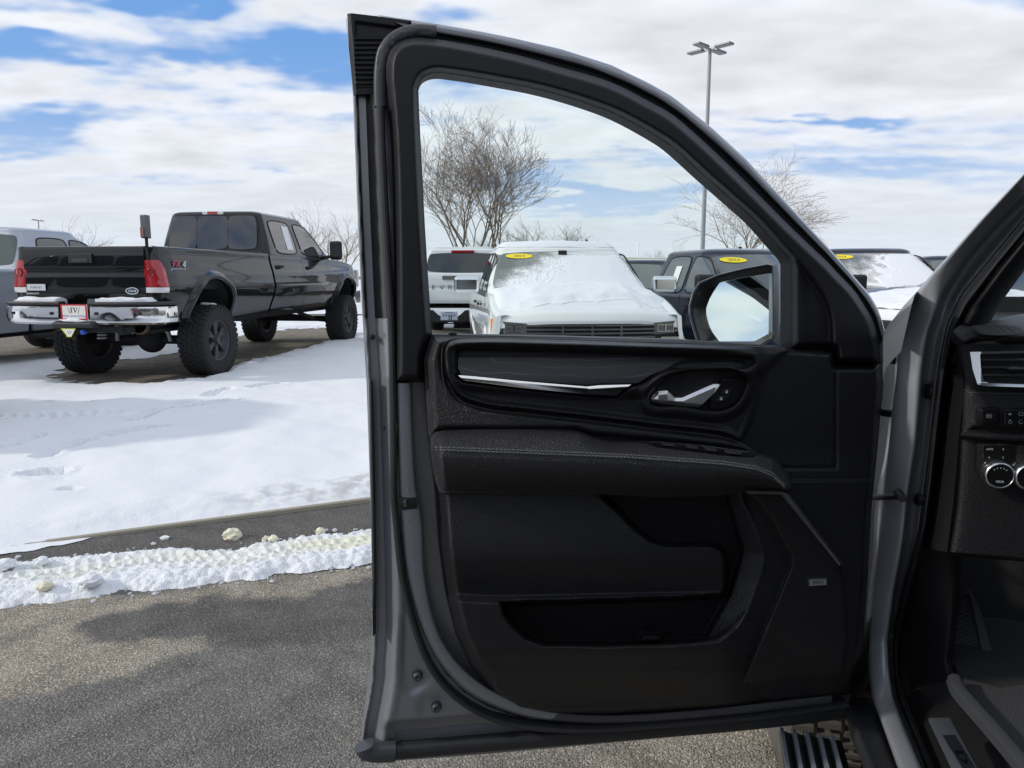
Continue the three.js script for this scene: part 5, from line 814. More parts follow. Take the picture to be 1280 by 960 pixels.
  for (const [q, ix, iy] of [[[[906, 486], [916, 486], [912, 493], [901, 493]], 908.5, 489.5], [[[900, 494.5], [911, 494.5], [905, 502], [894, 502]], 901.5, 498]]) { const b = sp('lock_button', D.slab(q, .05, .0072, .001), M.black, door); sp('lock_icon', [D.slab([[ix - 1.4, iy], [ix + 1.6, iy], [ix + 1.2, iy + 2], [ix - 1.8, iy + 2]], .056, .0016), D.slab([[ix - .6, iy - 1.8], [ix + 1, iy - 1.8], [ix + 1, iy], [ix - .8, iy]], .056, .0016)], M.icon, door); b.userData = {}; }
  dp('screw_cover', D.slab(ellipsePx(566, 417.5, 5.5, 2.6, 20), .044, .006, .0015), M.plastic);

  // armrest
  const arm = sdf([[538, 548], [545, 541], [556, 538.5], [621, 537], [700, 537.5], [725, 540], [745, 548], [765, 553], [816, 553], [880, 558], [946, 567], [967, 573], [983, 589], [992, 606], [985, 614.5], [930, 615], [897, 620], [824, 621.5], [743, 617.5], [549, 615.5], [544, 600], [540, 575]]);
  const armN = (x, y) => { const t = armTop(x), s = stitchY(x), b = armBot(x); let n = y < s ? lerp(.06, .122, Math.pow(clamp((y - t) / Math.max(4, s - t)), .62)) : .122 + .006 * Math.sin(clamp((y - s) / (b - s)) * Math.PI) - .055 * clamp((y - s) / (b - s)) ** 2.2; if (Math.abs(y - s) < 1.2) n -= .0012; const d = Math.min(x - interpY([[539, 545], [540, 575], [548, 616]])(y), (993 - x) * 1.6); n = lerp(.055, n, smooth(-1, 13, d)); return n; };
  dp('armrest', D.relief([534, 534, 996, 624], 1.5, armN, arm, .05), M.leather);
  const swn = (x, y) => armN(x, y) + .0035;
  const sw = sdf([[807, 553.5], [818, 550.5], [880, 556], [930, 562], [946, 568.5], [938, 571], [900, 568], [820, 558]]);
  dp('switch_panel', D.relief([805, 548, 950, 573], 1, swn, sw, .004), M.gloss);
  for (const q of [[[826, 553], [842, 554.5], [845, 558], [830, 557]], [[856, 554.8], [872, 557], [873, 561.5], [860, 560]], [[879, 558], [896, 560], [896, 564.5], [884, 563]], [[905, 561], [928, 564.5], [926, 568.5], [909, 566.5]]]) dp('window_switch', D.relief([820, 550, 932, 572], .8, (x, y) => swn(x, y) + .004 + .003 * smooth(0, 3, y - q[0][1]), sdf(q), .006), M.satin.clone());
  door.children.filter((c) => c.name === 'window_switch').forEach((c) => { c.material = std({ rgb: [.10, .10, .105], roughness: .28, metalness: .6 }); });

  // stitching
  const dashes = (line, n, nf, len, wid, zig = 0) => { const pts = resample(line.map(([x, y]) => D.hit(x, y, nf(x, y))), n), l = []; for (let i = 0; i + 1 < n; i++) { const t = pts[i + 1].clone().sub(pts[i]).normalize(), d = zig ? t.clone().applyAxisAngle(D.N, (i & 1 ? 1 : -1) * zig) : t; l.push(bar(pts[i].clone().addScaledVector(d, -len / 2), pts[i].clone().addScaledVector(d, len / 2), wid, wid, 4)); } return merge(l); };
  const row = (x0, x1, fn) => steps(x0, x1, 60).map((x) => [x, fn(x)]);
  const stuff = (m) => { m.userData.kind = 'stuff'; return m; };
  stuff(dp('armrest_stitching', [dashes(row(544, 982, (x) => stitchY(x) - 1.6), 190, (x, y) => armN(x, y) + .0008, .0032, .00055, .75), dashes(row(544, 982, (x) => stitchY(x) + 1.6), 190, (x, y) => armN(x, y) + .0008, .0032, .00055, -.75)], M.thread));
  stuff(dp('pad_stitching', [dashes(bez.filter((p, i) => i < 74 || i > 120).concat([]).sort(() => 0).filter(([x, y]) => !(x > 984)), 10, () => .058, .0001, .0001)], M.thread));
  door.remove(door.children[door.children.length - 1]);
  const stN = (x, y) => .0615 - .012 * smooth(430, 420, y);
  stuff(dp('pad_stitching', [dashes(openCurve([[557, 490], [553, 468], [552, 448], [555, 430], [565, 423.5], [600, 421.5], [702, 423.5], [800, 427], [920, 431.5], [985, 436]], 80), 150, stN, .0026, .00035), dashes(openCurve([[560, 478], [572, 498], [601, 510], [662, 518], [743, 527], [824, 537], [905, 547], [930, 556], [944, 566]], 60), 130, stN, .0026, .00035)], M.thread));

  // speaker grille with its chrome edge and maker's plate
  const spk = sdf([[932, 614], [986, 615], [1052, 705], [1056, 731], [1062, 800], [1054, 846], [929, 856], [926, 850], [951, 792], [986, 708], [986, 696], [960, 648]]);
  dp('speaker_grille', D.relief([920, 608, 1070, 862], 1.8, (x, y) => .067 + .012 * smooth(0, 5, spk(x, y)) - .05 * smooth(822, 890, y), spk, .02), M.grille);
  dp('speaker_trim', D.relief([926, 610, 1056, 712], 1, (x, y) => .079 + .012 * clamp(((986 + (y - 617.5) * .775) - x) / 9 + .5), sdf([[931.5, 613.8], [977, 614.5], [986, 617.5], [1053, 704], [1049, 707], [980, 622], [975, 618.5], [936, 617.5]]), .01), M.satin);
  dp('maker_plate', D.slab([[1011, 724], [1033.5, 722.8], [1033.8, 731.6], [1011.3, 733]], .077, .006, .001), M.satin);
  { // letters of the plate
    const t = decal(128, 48, (g, w, h) => { g.fillStyle = '#b9bbbd'; g.fillRect(0, 0, w, h); g.fillStyle = '#2a2b2e'; g.font = 'italic bold 34px sans-serif'; g.textAlign = 'center'; g.fillText('BOSE', w / 2, 36); });
    const q = [[1012, 725], [1032.6, 723.8], [1032.9, 730.8], [1012.2, 732]].map(([x, y]) => D.hit(x, y, .0836)), g = new THREE.BufferGeometry(); g.setAttribute('position', new THREE.Float32BufferAttribute([3, 2, 1, 3, 1, 0].flatMap((i) => q[i].toArray()), 3)); g.setAttribute('uv', new THREE.Float32BufferAttribute([0, 0, 1, 0, 1, 1, 0, 0, 1, 1, 0, 1], 2)); g.computeVertexNormals();
    dp('plate_lettering', g, std({ map: t, roughness: .3, metalness: .6 }));
  }
  // rubber strip along the foot
  const foot = D.line(openCurve([[466, 938], [492, 938], [560, 932.5], [640, 926], [800, 913.5], [950, 900.5], [1056, 888]], 60), -.012);
  dp('foot_seal', sweep(foot, flat(.016, .014), D.N), M.rubber);
  dp('foot_seal_end', sweep(D.line(openCurve([[456, 931], [458, 935], [466, 938], [480, 938.5], [494, 938]], 12), -.01), flat(.02, .018), D.N), M.sealGrey);

  // mirror: glass, deep bezel, shell, foot
  const c = atZ(925, 385, -1.78), N = V(-.3, .215, .93).normalize(), MU = UPV.clone().cross(N).normalize(), MF = new Frame(c, MU, N.clone().cross(MU), N);
  const glass = [[961.7, 341], [930, 346.5], [900, 352.5], [892, 364], [886.6, 374], [882.5, 385], [882.6, 393], [884.5, 401], [887, 409], [890.6, 416], [899, 427], [943, 427], [961, 417.5]];
  const rim = [[966, 333], [960, 330.6], [930, 336], [897, 344], [874, 353.5], [866, 366], [862, 381], [862.5, 394], [866, 408], [872, 428], [899, 437], [945, 436], [967, 421]];
  const R3 = (l, n, k = 1, dx = 0) => l.map(([x, y]) => MF.hit(920 + dx + (x - 920) * k, 383 + (y - 383) * k, n));
  const ringLoft = (list) => { const n = 90, L = list.map((l) => resample(l, n, true)); return grid(steps(0, n, n), steps(0, L.length - 1, L.length - 1), (i, j) => L[j][Math.round(i) % n]); };
  const mirror = dp('side_mirror', ringLoft([R3(glass, -.001, .98), R3(glass, .004), R3(rim.map(([x, y], i) => [lerp(x, glass[i][0], .25), lerp(y, glass[i][1], .25)]), .03), R3(rim, .036), R3(rim, .03, 1.015), R3(rim, -.03, 1.02), R3(rim, -.09, .9, 6), R3(rim, -.13, .6, 14), R3(rim, -.14, .1, 16)]), M.gloss, 'black side mirror reflecting clouds');
  mirror.userData.label = 'black side mirror reflecting clouds';
  dp('mirror_glass', MF.slab(glass, -.004, .006, 0), M.mirror);
  dp('mirror_foot', loft([R3([[964, 332], [966, 345], [967, 400], [964, 424]], .03), R3([[972, 331], [974, 345], [974, 400], [971, 430]], .02), R3([[985, 336], [985, 350], [984, 400], [980, 432]], -.04), R3([[1010, 350], [1010, 365], [1010, 410], [1008, 436]], -.06)], 12, 4), M.paint);
  { const jl = [[1086, 425, .43], [1084, 540, .42], [1072, 640, .40], [1060, 800, .36], [1050, 888, .335]], jr = [[1126, 425, .43], [1113, 560, .425], [1098, 690, .405], [1087, 800, .37], [1082, 866, .345]];
    dp('jamb_seal', loft([0, .5, 1].map((t) => jl.map(([x, y, L], i) => SIDE.hit(lerp(x, jr[i][0], t), lerp(y, jr[i][1], t), -lerp(L, jr[i][2], t)))), 30, 2, { skirt: () => FWD.clone().multiplyScalar(.02) }), M.black); }
  // hinges and check strap
  const strapA = SIDE.hit(1076, 622, -.36), strapB = SIDE.hit(1127, 621, -.39);
  dp('check_strap', [bar(strapA, strapB, .006, .006, 8), bar(strapB.clone().addScaledVector(FWD, .03), strapB.clone().addScaledVector(FWD, -.012), .009, .008, 12)], M.black);
  for (const y of [448, 515]) dp('hinge', [bar(SIDE.hit(1102, y, -.365), SIDE.hit(1120, y + 3, -.385), .009, .008, 8)], M.black);
}

{ // ---- body side: pillar, seals, sill
  const S = (px, L) => px.map(([x, y]) => SIDE.hit(x, y, -(L + .12 * smooth(440, 190, y))));
  const la = [[1296, 199], [1280, 216], [1225, 275], [1187, 318], [1165, 342], [1133, 380], [1123, 402], [1120, 430], [1118, 470], [1112, 520], [1107, 560], [1097, 610], [1093, 650], [1092, 690], [1086, 740], [1080, 800], [1083, 840], [1090, 873], [1103, 907], [1122, 960], [1130, 980]];
  const lb = [[1296, 224], [1280, 242], [1240, 285], [1210, 320], [1180, 364], [1161, 417], [1154, 462], [1150, 510], [1146, 556], [1136, 619], [1131, 670], [1127, 694], [1118, 740], [1110, 800], [1112, 840], [1117, 873], [1130, 907], [1152, 960], [1160, 980]];
  const lc = [[1296, 258], [1280, 276], [1240, 324], [1202, 371], [1184, 410], [1176, 455], [1169, 511], [1164, 556], [1156, 619], [1150, 665], [1139, 700], [1128, 740], [1115, 800], [1116, 840], [1122, 873], [1136, 907], [1156, 960], [1164, 980]];
  const ld = [[1296, 282], [1280, 297], [1245, 340], [1210, 388], [1193, 422], [1184, 462], [1177, 511], [1172, 556], [1165, 619], [1158, 665], [1148, 700], [1138, 740], [1124, 800], [1124, 840], [1131, 873], [1145, 907], [1168, 960], [1178, 980]];
  const mixl = (p, q, t) => { const a = resample(p.map(([x, y]) => V(x, y, 0)), 80), b = resample(q.map(([x, y]) => V(x, y, 0)), 80); return a.map((k, i) => [lerp(k.x, b[i].x, t), lerp(k.y, b[i].y, t)]); };
  sp('door_pillar', [loft([S(mixl(la, la, 0), .384), S(mixl(la, lb, .1), .376), S(mixl(la, lb, .5), .392), S(mixl(la, lb, .9), .41), S(mixl(lb, lb, 0), .42)], 90, 3), loft([S(mixl(lb, lb, 0), .42), S(mixl(lb, lc, .15), .442), S(mixl(lb, lc, .55), .456), S(mixl(lb, lc, .8), .45), S(mixl(lc, lc, 0), .46)], 90, 3)], M.pillarPaint);
  sp('pillar_seal', loft([S(mixl(lc, lc, 0), .465), S(mixl(lc, ld, .2), .447), S(mixl(lc, ld, .5), .438), S(mixl(lc, ld, .8), .447), S(mixl(ld, ld, 0), .475), S(mixl(ld, ld, 0), .51)], 90, 3), M.rubber);
  for (const [x, y, rx, ry] of [[1157, 489, 4.6, 10], [1145, 624, 4, 8]]) sp('pillar_plug', SIDE.slab(ellipsePx(x, y, rx, ry, 20, .08), -.456, .012, .004, 3), M.rubber);
  // interior pillar trim
  const le = [[1296, 318], [1280, 339], [1262, 363], [1248, 384], [1238, 402], [1230, 412]];
  sp('pillar_trim', loft([S(ld.slice(0, 6), .46), S(mixl(ld.slice(0, 6), le, .12), .452), S(mixl(ld.slice(0, 6), le, .5), .47), S(mixl(ld.slice(0, 6), le, .9), .5), S(le, .53), S(le, .56)], 40, 3), M.garnish);
  // sill cladding, rocker, kick panel, sill trim
  const s0 = [[1049, 880], [1056, 895], [1065, 925], [1080, 960], [1086, 980]], s1 = [[1058, 870], [1070, 888], [1084, 918], [1102, 960], [1110, 980]], aLow = la.slice(-4);
  sp('sill_cladding', [loft([S(s0.map(([x, y]) => [x + 14, y + 20]), .38), S(s0, .33), S(mixl(s0, s1, .15), .322), S(mixl(s0, s1, .5), .325), S(s1, .345), S(mixl(s1, aLow, .6), .37), S(aLow, .39)], 30, 3)], M.rubber);
  const k1 = [[1198, 672], [1194, 740], [1189, 800], [1186, 830], [1192, 850]];
  sp('kick_panel', [loft([S([[1154, 672], [1138, 740], [1124, 800], [1124, 840], [1131, 873]], .462), S([[1163, 672], [1150, 740], [1136, 800], [1134, 840], [1138, 866]], .475), S([[1184, 672], [1172, 740], [1160, 800], [1156, 835], [1160, 856]], .5), S(k1, .53), S(k1, .6)], 30, 4)], M.plastic);
  const sl = [[1192, 850], [1215, 882], [1245, 917], [1275, 953], [1300, 985]];
  sp('sill_trim', [loft([S(ld.slice(-4), .462), S([[1138, 866], [1160, 915], [1180, 955], [1190, 985]], .472), S([[1160, 856], [1192, 905], [1225, 955], [1245, 985]], .505), S(sl, .54), S(sl.map(([x, y]) => [x + 2, y + 1]), .6)], 30, 4)], M.plastic);
  // scuff plate with raised lettering
  const sf = new Frame(carAt(1.35, .49, .607), FWD.clone().negate(), RGT.clone().negate(), UPV); sf.U = RGT; sf.V = FWD; sf.m.makeBasis(RGT, FWD, UPV).setPosition(sf.o);
  const pl4 = [[1161, 897], [1187, 896.5], [1228, 972], [1198, 974]];
  const plateMesh = sp('scuff_plate', sf.slab(pl4, .001, .006, .0015), std({ rgb: [.16, .17, .19], metalness: .6, roughness: .38 }));
  const letters = decal(512, 96, (g, w, h) => { g.fillStyle = '#30343a'; g.fillRect(0, 0, w, h); g.fillStyle = '#101114'; g.font = 'bold 84px sans-serif'; g.textAlign = 'center'; g.fillText('D E N A L I', w / 2, 78); });
  { const a = sf.hit(1169, 904, .0082), b = sf.hit(1184, 903.5, .0082), dirL = sf.hit(1220, 960, .0082).sub(b).normalize(), e = .42, q = [b.clone().addScaledVector(dirL, .035), b.clone().addScaledVector(dirL, e), a.clone().addScaledVector(dirL, e), a.clone().addScaledVector(dirL, .035)], g = new THREE.BufferGeometry(); g.setAttribute('position', new THREE.Float32BufferAttribute([0, 3, 2, 0, 2, 1].flatMap((i) => q[i].toArray()), 3)); g.setAttribute('uv', new THREE.Float32BufferAttribute([0, 1, 0, 0, 1, 0, 0, 1, 1, 0, 1, 1], 2)); g.computeVertexNormals(); sp('plate_lettering', g, std({ map: letters, metalness: .6, roughness: .4 }), plateMesh); }
  // floor, mat, dead pedal
  sp('floor_carpet', [box(1.9, .06, 2.2).applyMatrix4(new THREE.Matrix4().makeBasis(RGT, UPV, FWD.clone().negate()).setPosition(carAt(.9, 1.5, .52))), box(1.9, .9, .06).applyMatrix4(new THREE.Matrix4().makeBasis(RGT, UPV, FWD.clone().negate()).setPosition(carAt(2.05, 1.52, .9)))], M.carpet);
  const matPoly = [[1194, 852], [1206, 848], [1250, 860], [1320, 850], [1320, 1000], [1310, 985], [1275, 950], [1240, 908], [1212, 876]];
  const matD = sdf(matPoly), mat = sp('floor_mat', LEVEL.relief([1190, 840, 1320, 1000], 2, (x, y) => .565 + .0006 * Math.sin((x + y * .5) * .8), matD, .02), M.mat);
  sp('mat_rim', sweep([[1193, 848], [1199, 862], [1214, 880], [1232, 900], [1258, 930], [1285, 962], [1305, 985]].map(([x, y]) => LEVEL.hit(x, y, .585)), [[-.012, -.012], [-.012, .004], [-.007, .01], [.004, .01], [.012, .004], [.014, -.012]], UPV, 40), M.sealGrey, mat);
  const pc = EYE.clone().addScaledVector(ray(1215, 800), 1.72), pn = FWD.clone().negate().multiplyScalar(.72).addScaledVector(UPV, .66).addScaledVector(RGT, -.1).normalize(), pu = UPV.clone().cross(pn).normalize(), PF = new Frame(pc, pu, pn.clone().cross(pu), pn);
  const ped = [[1186, 742], [1214, 736], [1228, 770], [1250, 846], [1248, 858], [1196, 846], [1192, 838]], pedD = sdf(ped), inner = sdf([[1190, 748], [1211, 742], [1232, 838], [1196, 832]]);
  sp('foot_rest', PF.relief([1180, 730, 1256, 862], 1.2, (x, y) => .012 * smooth(0, 3, pedD(x, y)) - .008 * smooth(-1, 2, inner(x, y)) + .002 * Math.sin(y * 1.1 + x * .5) * smooth(0, 3, inner(x, y)), pedD, .05), M.mat);
  // running board with ribbed strips, its bracket
  const rb = (f0, f1, l0, l1, y0, y1) => new THREE.BoxGeometry(l1 - l0, y1 - y0, f1 - f0).applyMatrix4(new THREE.Matrix4().makeBasis(RGT, UPV, FWD.clone().negate()).setPosition(carAt((f0 + f1) / 2, (l0 + l1) / 2, (y0 + y1) / 2)));
  const P0 = LEVEL.hit(974, 908, .4), P1 = LEVEL.hit(1052, 918, .4), f0 = P0.clone().sub(V(0, .4, 0)).dot(FWD), l0 = P0.x * RGT.x + P0.z * RGT.z, l1 = P1.x * RGT.x + P1.z * RGT.z;
  const board = sp('running_board', rb(-1.5, f0, l0, l1, .33, .388), M.gloss);
  for (let i = 0; i < 5; i++) { const w = (l1 - l0) / 5, a = l0 + i * w; sp('tread_strip', [rb(-1.5, f0 - .004, a + .001, a + w * .34, .3882, .401)], std({ rgb: [.34, .37, .42], metalness: .4, roughness: .45 }), board); if (i < 4) sp('tread_groove', [rb(-1.5, f0 - .004, a + w * .34 + .001, a + w * .62, .3882, .393)], M.rubber, board); }
  // front wheel
  const wc = carAt(f0 + .60, l0 + .17, .405);
  const wm = new THREE.Matrix4().makeBasis(FWD, UPV, RGT).setPosition(wc);
  const tread = new THREE.LatheGeometry([[.25, -.13], [.36, -.14], [.395, -.125], [.402, -.1], [.405, 0], [.402, .1], [.395, .125], [.36, .14], [.25, .13]].map(([r, y]) => new THREE.Vector2(r, y)), 72).rotateX(Math.PI / 2);
  const lugs = []; for (let i = 0; i < 64; i++) for (let k = 0; k < 4; k++) { const g = box(.018, .03, .052, 0, .407, -.093 + k * .062); g.rotateZ((i + (k & 1) * .5) / 64 * 2 * Math.PI); lugs.push(g); }
  const wheel = sp('front_wheel', [tread.applyMatrix4(wm), merge(lugs).applyMatrix4(wm)], std({ rgb: [.10, .092, .08], roughness: .95 }));
  sp('rim', [cyl(.25, .25, .2, 32).rotateX(Math.PI / 2).applyMatrix4(wm)], M.darkMetal, wheel);
  // the rest of the body that closes the cabin: fender, bonnet, roof, far side, tail
  const slab = (f, l, y, w, h, d, r = .04) => box(w, h, d, 0, 0, 0, r).applyMatrix4(new THREE.Matrix4().makeBasis(RGT, UPV, FWD.clone().negate()).setPosition(carAt(f, l, y)));
  sp('fender', [loft([S([[1110, 420], [1120, 408], [1136, 384], [1150, 368]], .38), S([[1106, 418], [1116, 404], [1133, 381], [1147, 365]], .33), S([[1104, 422], [1112, 412], [1126, 395], [1140, 380]], .29), S([[1104, 470], [1108, 460], [1116, 450], [1126, 440]], .29)], 20, 4)], M.paint);
  sp('fender', [slab(2.8, .36, .98, .1, .34, 1.1)], M.paint);
  sp('bonnet', slab(2.85, 1.36, 1.08, 1.9, .08, 1.3), M.paint);
  sp('roof', [slab(-.9, 1.37, 1.9, 1.55, .07, 3.7)], M.paint);
  sp('headliner', slab(-.9, 1.37, 1.84, 1.5, .03, 3.6), M.carpet);
  sp('side_panel', [slab(-.6, 2.32, .86, .12, .9, 5.2), slab(-1.9, .45, .86, .12, .9, 3.0), slab(.38, .43, 1.1, .1, 1.45, .22)], M.paint);
  sp('tailgate', [slab(-3.2, 1.37, .95, 1.95, .95, .12)], M.paint);
  for (const f of [.35, -1.6, -3.15]) sp('body_pillar', [slab(f, 2.2, 1.6, .1, .6, .16), ...(f < 0 ? [slab(f, .55, 1.6, .1, .6, .16)] : [])], M.garnish);
  sp('door_window', [slab(-.6, 2.24, 1.57, .012, .52, 5, .004)], phys({ rgb: [.2, .22, .22], transmission: 1, thickness: 0, roughness: 0 }));
  const ws = [S(la.slice(1, 6).map(([x, y]) => [x + 20, y + 6]), .5)[4], null];
  { const a = carAt(2.1, .5, 1.33), b = carAt(2.1, 2.24, 1.33), c = carAt(.98, 2.1, 1.87), d = carAt(.98, .62, 1.87); sp('windscreen', loft([[a, a.clone().lerp(b, .5).addScaledVector(FWD, .1), b], [d.clone().lerp(a, .5), d.clone().lerp(a, .5).lerp(c.clone().lerp(b, .5), .5).addScaledVector(FWD, .1), c.clone().lerp(b, .5)], [d, d.clone().lerp(c, .5).addScaledVector(FWD, .08), c]], 16, 5), M.pane); }
  const seatM = M.leather;
  for (const l of [.85, 1.85]) sp('seat', [slab(.55, l, .86, .54, .2, .56, .09), slab(.2, l, 1.22, .52, .72, .2, .09), slab(.14, l, 1.66, .28, .2, .12, .05)], seatM);
}

{ // ---- dashboard
  const f = -1.5, top = (px) => LEVEL.line(px, 1.312);
  // side-on cap, pad, lower panels
  const capE = SIDE;
  sp('dash_end', loft([SIDE.line([[1187, 424], [1178, 470], [1170, 520], [1163, 580], [1155, 630], [1144, 684]], -.468), DASH.line([[1199, 434], [1204, 484], [1199, 540], [1195, 590], [1190, 640], [1184, 690]], f - .01)], 24, 0), M.plastic);
  const dash = sp('dashboard', [
    loft([DASH.line([[1196, 430], [1205, 484], [1202, 540], [1199, 590], [1194, 640], [1186, 690]], -1.52), DASH.line([[1200, 430], [1208, 484], [1204, 540], [1202, 590], [1198, 640], [1190, 690]], -1.503), DASH.line([[1215, 430], [1225, 484], [1222, 545], [1219, 592], [1218, 640], [1216, 692]], -1.498), DASH.line([[1330, 430], [1330, 486], [1330, 560], [1330, 600], [1330, 650], [1330, 700]], -1.498)], 30, 3),
    loft([DASH.line([[1186, 690], [1230, 694], [1330, 702]], -1.498), DASH.line([[1190, 694], [1230, 698], [1330, 706]], -1.56), DASH.line([[1195, 690], [1235, 692], [1330, 696]], -1.9)], 20, 0)], M.plastic);
  const padm = sp('dash_pad', loft([
    SIDE.line([[1187, 423], [1192, 432], [1201, 437]], -.468).concat(DASH.line([[1208, 430], [1216, 427.5], [1236, 426.5], [1330, 426]], -1.5)),
    DASH.line([[1190, 415], [1196, 423], [1204, 428], [1212, 424], [1222, 421.5], [1240, 421], [1330, 420]], -1.488),
    DASH.line([[1197, 408.5], [1203, 411], [1210, 414], [1218, 414], [1228, 414], [1245, 414], [1330, 413]], -1.51),
    DASH.line([[1203, 405.4], [1212, 405.5], [1222, 405.5], [1234, 405], [1248, 404.5], [1270, 404], [1330, 402]], -1.57),
    DASH.line([[1214, 402.5], [1222, 402.5], [1234, 402], [1246, 400], [1262, 396], [1290, 390], [1330, 386]], -1.78),
    [carAt(2.08, .56, 1.318), carAt(2.1, .7, 1.32), carAt(2.12, .85, 1.322), carAt(2.13, 1, 1.325), carAt(2.14, 1.2, 1.33), carAt(2.14, 1.5, 1.335), carAt(2.1, 2.2, 1.335)]], 50, 4), M.leather);
  // defroster vent in the pad
  const df = closedCurve([[1216, 408.4], [1222, 415], [1230, 418], [1262, 418.5], [1274, 416], [1277, 412], [1270, 408.5], [1245, 406.5]], 60);
  const vent = sp('defroster_vent', DASH.relief([1212, 404, 1280, 420], 1, (x, y) => lerp(-1.565, -1.503, (y - 405) / 12) + .04, sdf(df), .004), M.black);
  for (let i = 0; i < 5; i++) sp('slat', DASH.relief([1216, 405, 1280, 419], .7, (x, y) => lerp(-1.565, -1.503, (y - 405) / 12) + .043, sdf([[1220 + i * 10, 408.6], [1222 + i * 10, 408.4], [1234 + i * 10, 416.8], [1231.5 + i * 10, 416.9]]), .002), M.rubber, vent);
  // air vent
  const ring = [[1212.5, 440], [1345, 438], [1345, 486], [1280, 484], [1232, 482.5], [1222, 480.5], [1216, 462]], hole = [[1225, 442.5], [1330, 440.5], [1330, 481.5], [1280, 480.5], [1236, 479], [1230, 476], [1226, 460]];
  const rD = sdf(ring), hD = sdf(hole), av = sp('air_vent', DASH.relief([1208, 434, 1335, 488], .8, (x, y) => f + .006 + .0068 * clamp((x - 1212) / 14) + .00025 * (y - 440) + .0012 * Math.max(0, y - 478), (x, y) => Math.min(rD(x, y), -hD(x, y)), .02), M.satin);
  sp('vent_cavity', DASH.slab(hole.map(([x, y]) => [x + (x < 1300 ? -1 : 0), y]), f - .02, .026, 0), M.black, av);
  for (const y of [450, 459.5, 469]) sp('vent_slat', DASH.slab([[1226, y - 1], [1330, y - 1.6], [1330, y + 1], [1226, y + 1.2]], f + .007, .008, .002), M.sealGrey, av);
  sp('vent_tab', DASH.slab([[1258, 460.5], [1266, 458.6], [1290, 458.6], [1290, 462.6], [1266, 462.6]], f + .012, .012, .002), M.satin, av);
  // leather strip with stitching, brake button and switch cluster
  sp('dash_leather', DASH.relief([1206, 486, 1330, 540], 2, (x, y) => f + .012 * smooth(-1, 8, sdf([[1208, 487], [1330, 487], [1330, 540], [1208, 538]])(x, y)), sdf([[1207, 487], [1330, 487.5], [1330, 541], [1207, 538], [1205.5, 515]]), .012), M.leather);
  { const pts = resample(DASH.line([[1212, 490.5], [1240, 491.5], [1330, 492.5]], f + .0128), 50), l = []; for (let i = 0; i + 1 < 50; i++) l.push(bar(pts[i], pts[i].clone().lerp(pts[i + 1], .6), .0005, .0005, 4)); sp('dash_stitching', l, M.thread).userData.kind = 'stuff'; }
  const rr = (x0, y0, x1, y1, r = 3) => closedCurve([[x0 + r, y0], [x1 - r, y0], [x1 - r * .3, y0 + r * .3], [x1, y0 + r], [x1, y1 - r], [x1 - r * .3, y1 - r * .3], [x1 - r, y1], [x0 + r, y1], [x0 + r * .3, y1 - r * .3], [x0, y1 - r], [x0, y0 + r], [x0 + r * .3, y0 + r * .3]], 48);
  const bb = sp('brake_button', [DASH.slab(rr(1221, 509, 1251, 532, 4), f + .01, .008, .002)], M.gloss);
  sp('button_cap', DASH.slab(rr(1226, 512, 1247, 529, 2), f + .016, .006, .001), M.gloss, bb);
  const icons = (w, h, draw) => std({ map: decal(w, h, (g) => { g.fillStyle = '#0a0a0b'; g.fillRect(0, 0, w, h); g.fillStyle = '#b8babd'; g.strokeStyle = '#b8babd'; g.lineWidth = 3; draw(g); }), roughness: .4 });
  const quad = (F, q, n) => { const p = q.map(([x, y]) => F.hit(x, y, n)), g = new THREE.BufferGeometry(); g.setAttribute('position', new THREE.Float32BufferAttribute([3, 2, 1, 3, 1, 0].flatMap((i) => p[i].toArray()), 3)); g.setAttribute('uv', new THREE.Float32BufferAttribute([0, 0, 1, 0, 1, 1, 0, 0, 1, 1, 0, 1], 2)); g.computeVertexNormals(); return g; };
  sp('button_print', quad(DASH, [[1229, 515], [1244, 515], [1244, 525], [1229, 525]], f + .0226), icons(96, 64, (g) => { g.beginPath(); g.arc(48, 32, 14, 0, 7); g.stroke(); g.font = 'bold 20px sans-serif'; g.fillText('P', 41, 39); g.beginPath(); g.arc(48, 32, 21, 2.3, 4); g.stroke(); g.beginPath(); g.arc(48, 32, 21, -.9, .9); g.stroke(); }), bb);
  const sc = sp('switch_cluster', DASH.slab(rr(1255, 511, 1340, 534, 3), f + .01, .008, .002), M.gloss);
  for (let j = 0; j < 2; j++) for (let i = 0; i < 3; i++) { const x = 1257 + i * 15, y = 512.5 + j * 10.5; const b = sp('switch', DASH.slab(rr(x, y, x + 14, y + 9.6, 1), f + .017, .004, .001), M.black, sc); }
  sp('switch_print', quad(DASH, [[1258, 514], [1285, 514], [1285, 532], [1258, 532]], f + .0218), icons(160, 112, (g) => { g.font = 'bold 22px sans-serif'; g.fillText('⟋A⟍', 8, 30); g.fillText('AC', 14, 30); g.strokeRect(94, 10, 30, 22); g.beginPath(); g.arc(28, 84, 12, 0, 7); g.stroke(); g.fillRect(25, 64, 6, 12); g.beginPath(); g.arc(108, 84, 14, 0, 5); g.stroke(); }), sc);
  // lower control panel: pads and chrome-ringed knobs
  const lowp = sp('control_panel', DASH.slab([[1221, 554], [1340, 557], [1340, 606], [1226, 598], [1220, 590]], f - .002, .012, .003), M.gloss);
  for (const [x, y] of [[1228, 555.5], [1271, 557]]) for (let j = 0; j < 2; j++) for (let i = 0; i < 2; i++) sp('control_key', DASH.slab(rr(x + i * 18.5, y + j * 11, x + i * 18.5 + 17.6, y + j * 11 + 10.2, 1), f + .009, .006, .001), M.black, lowp);
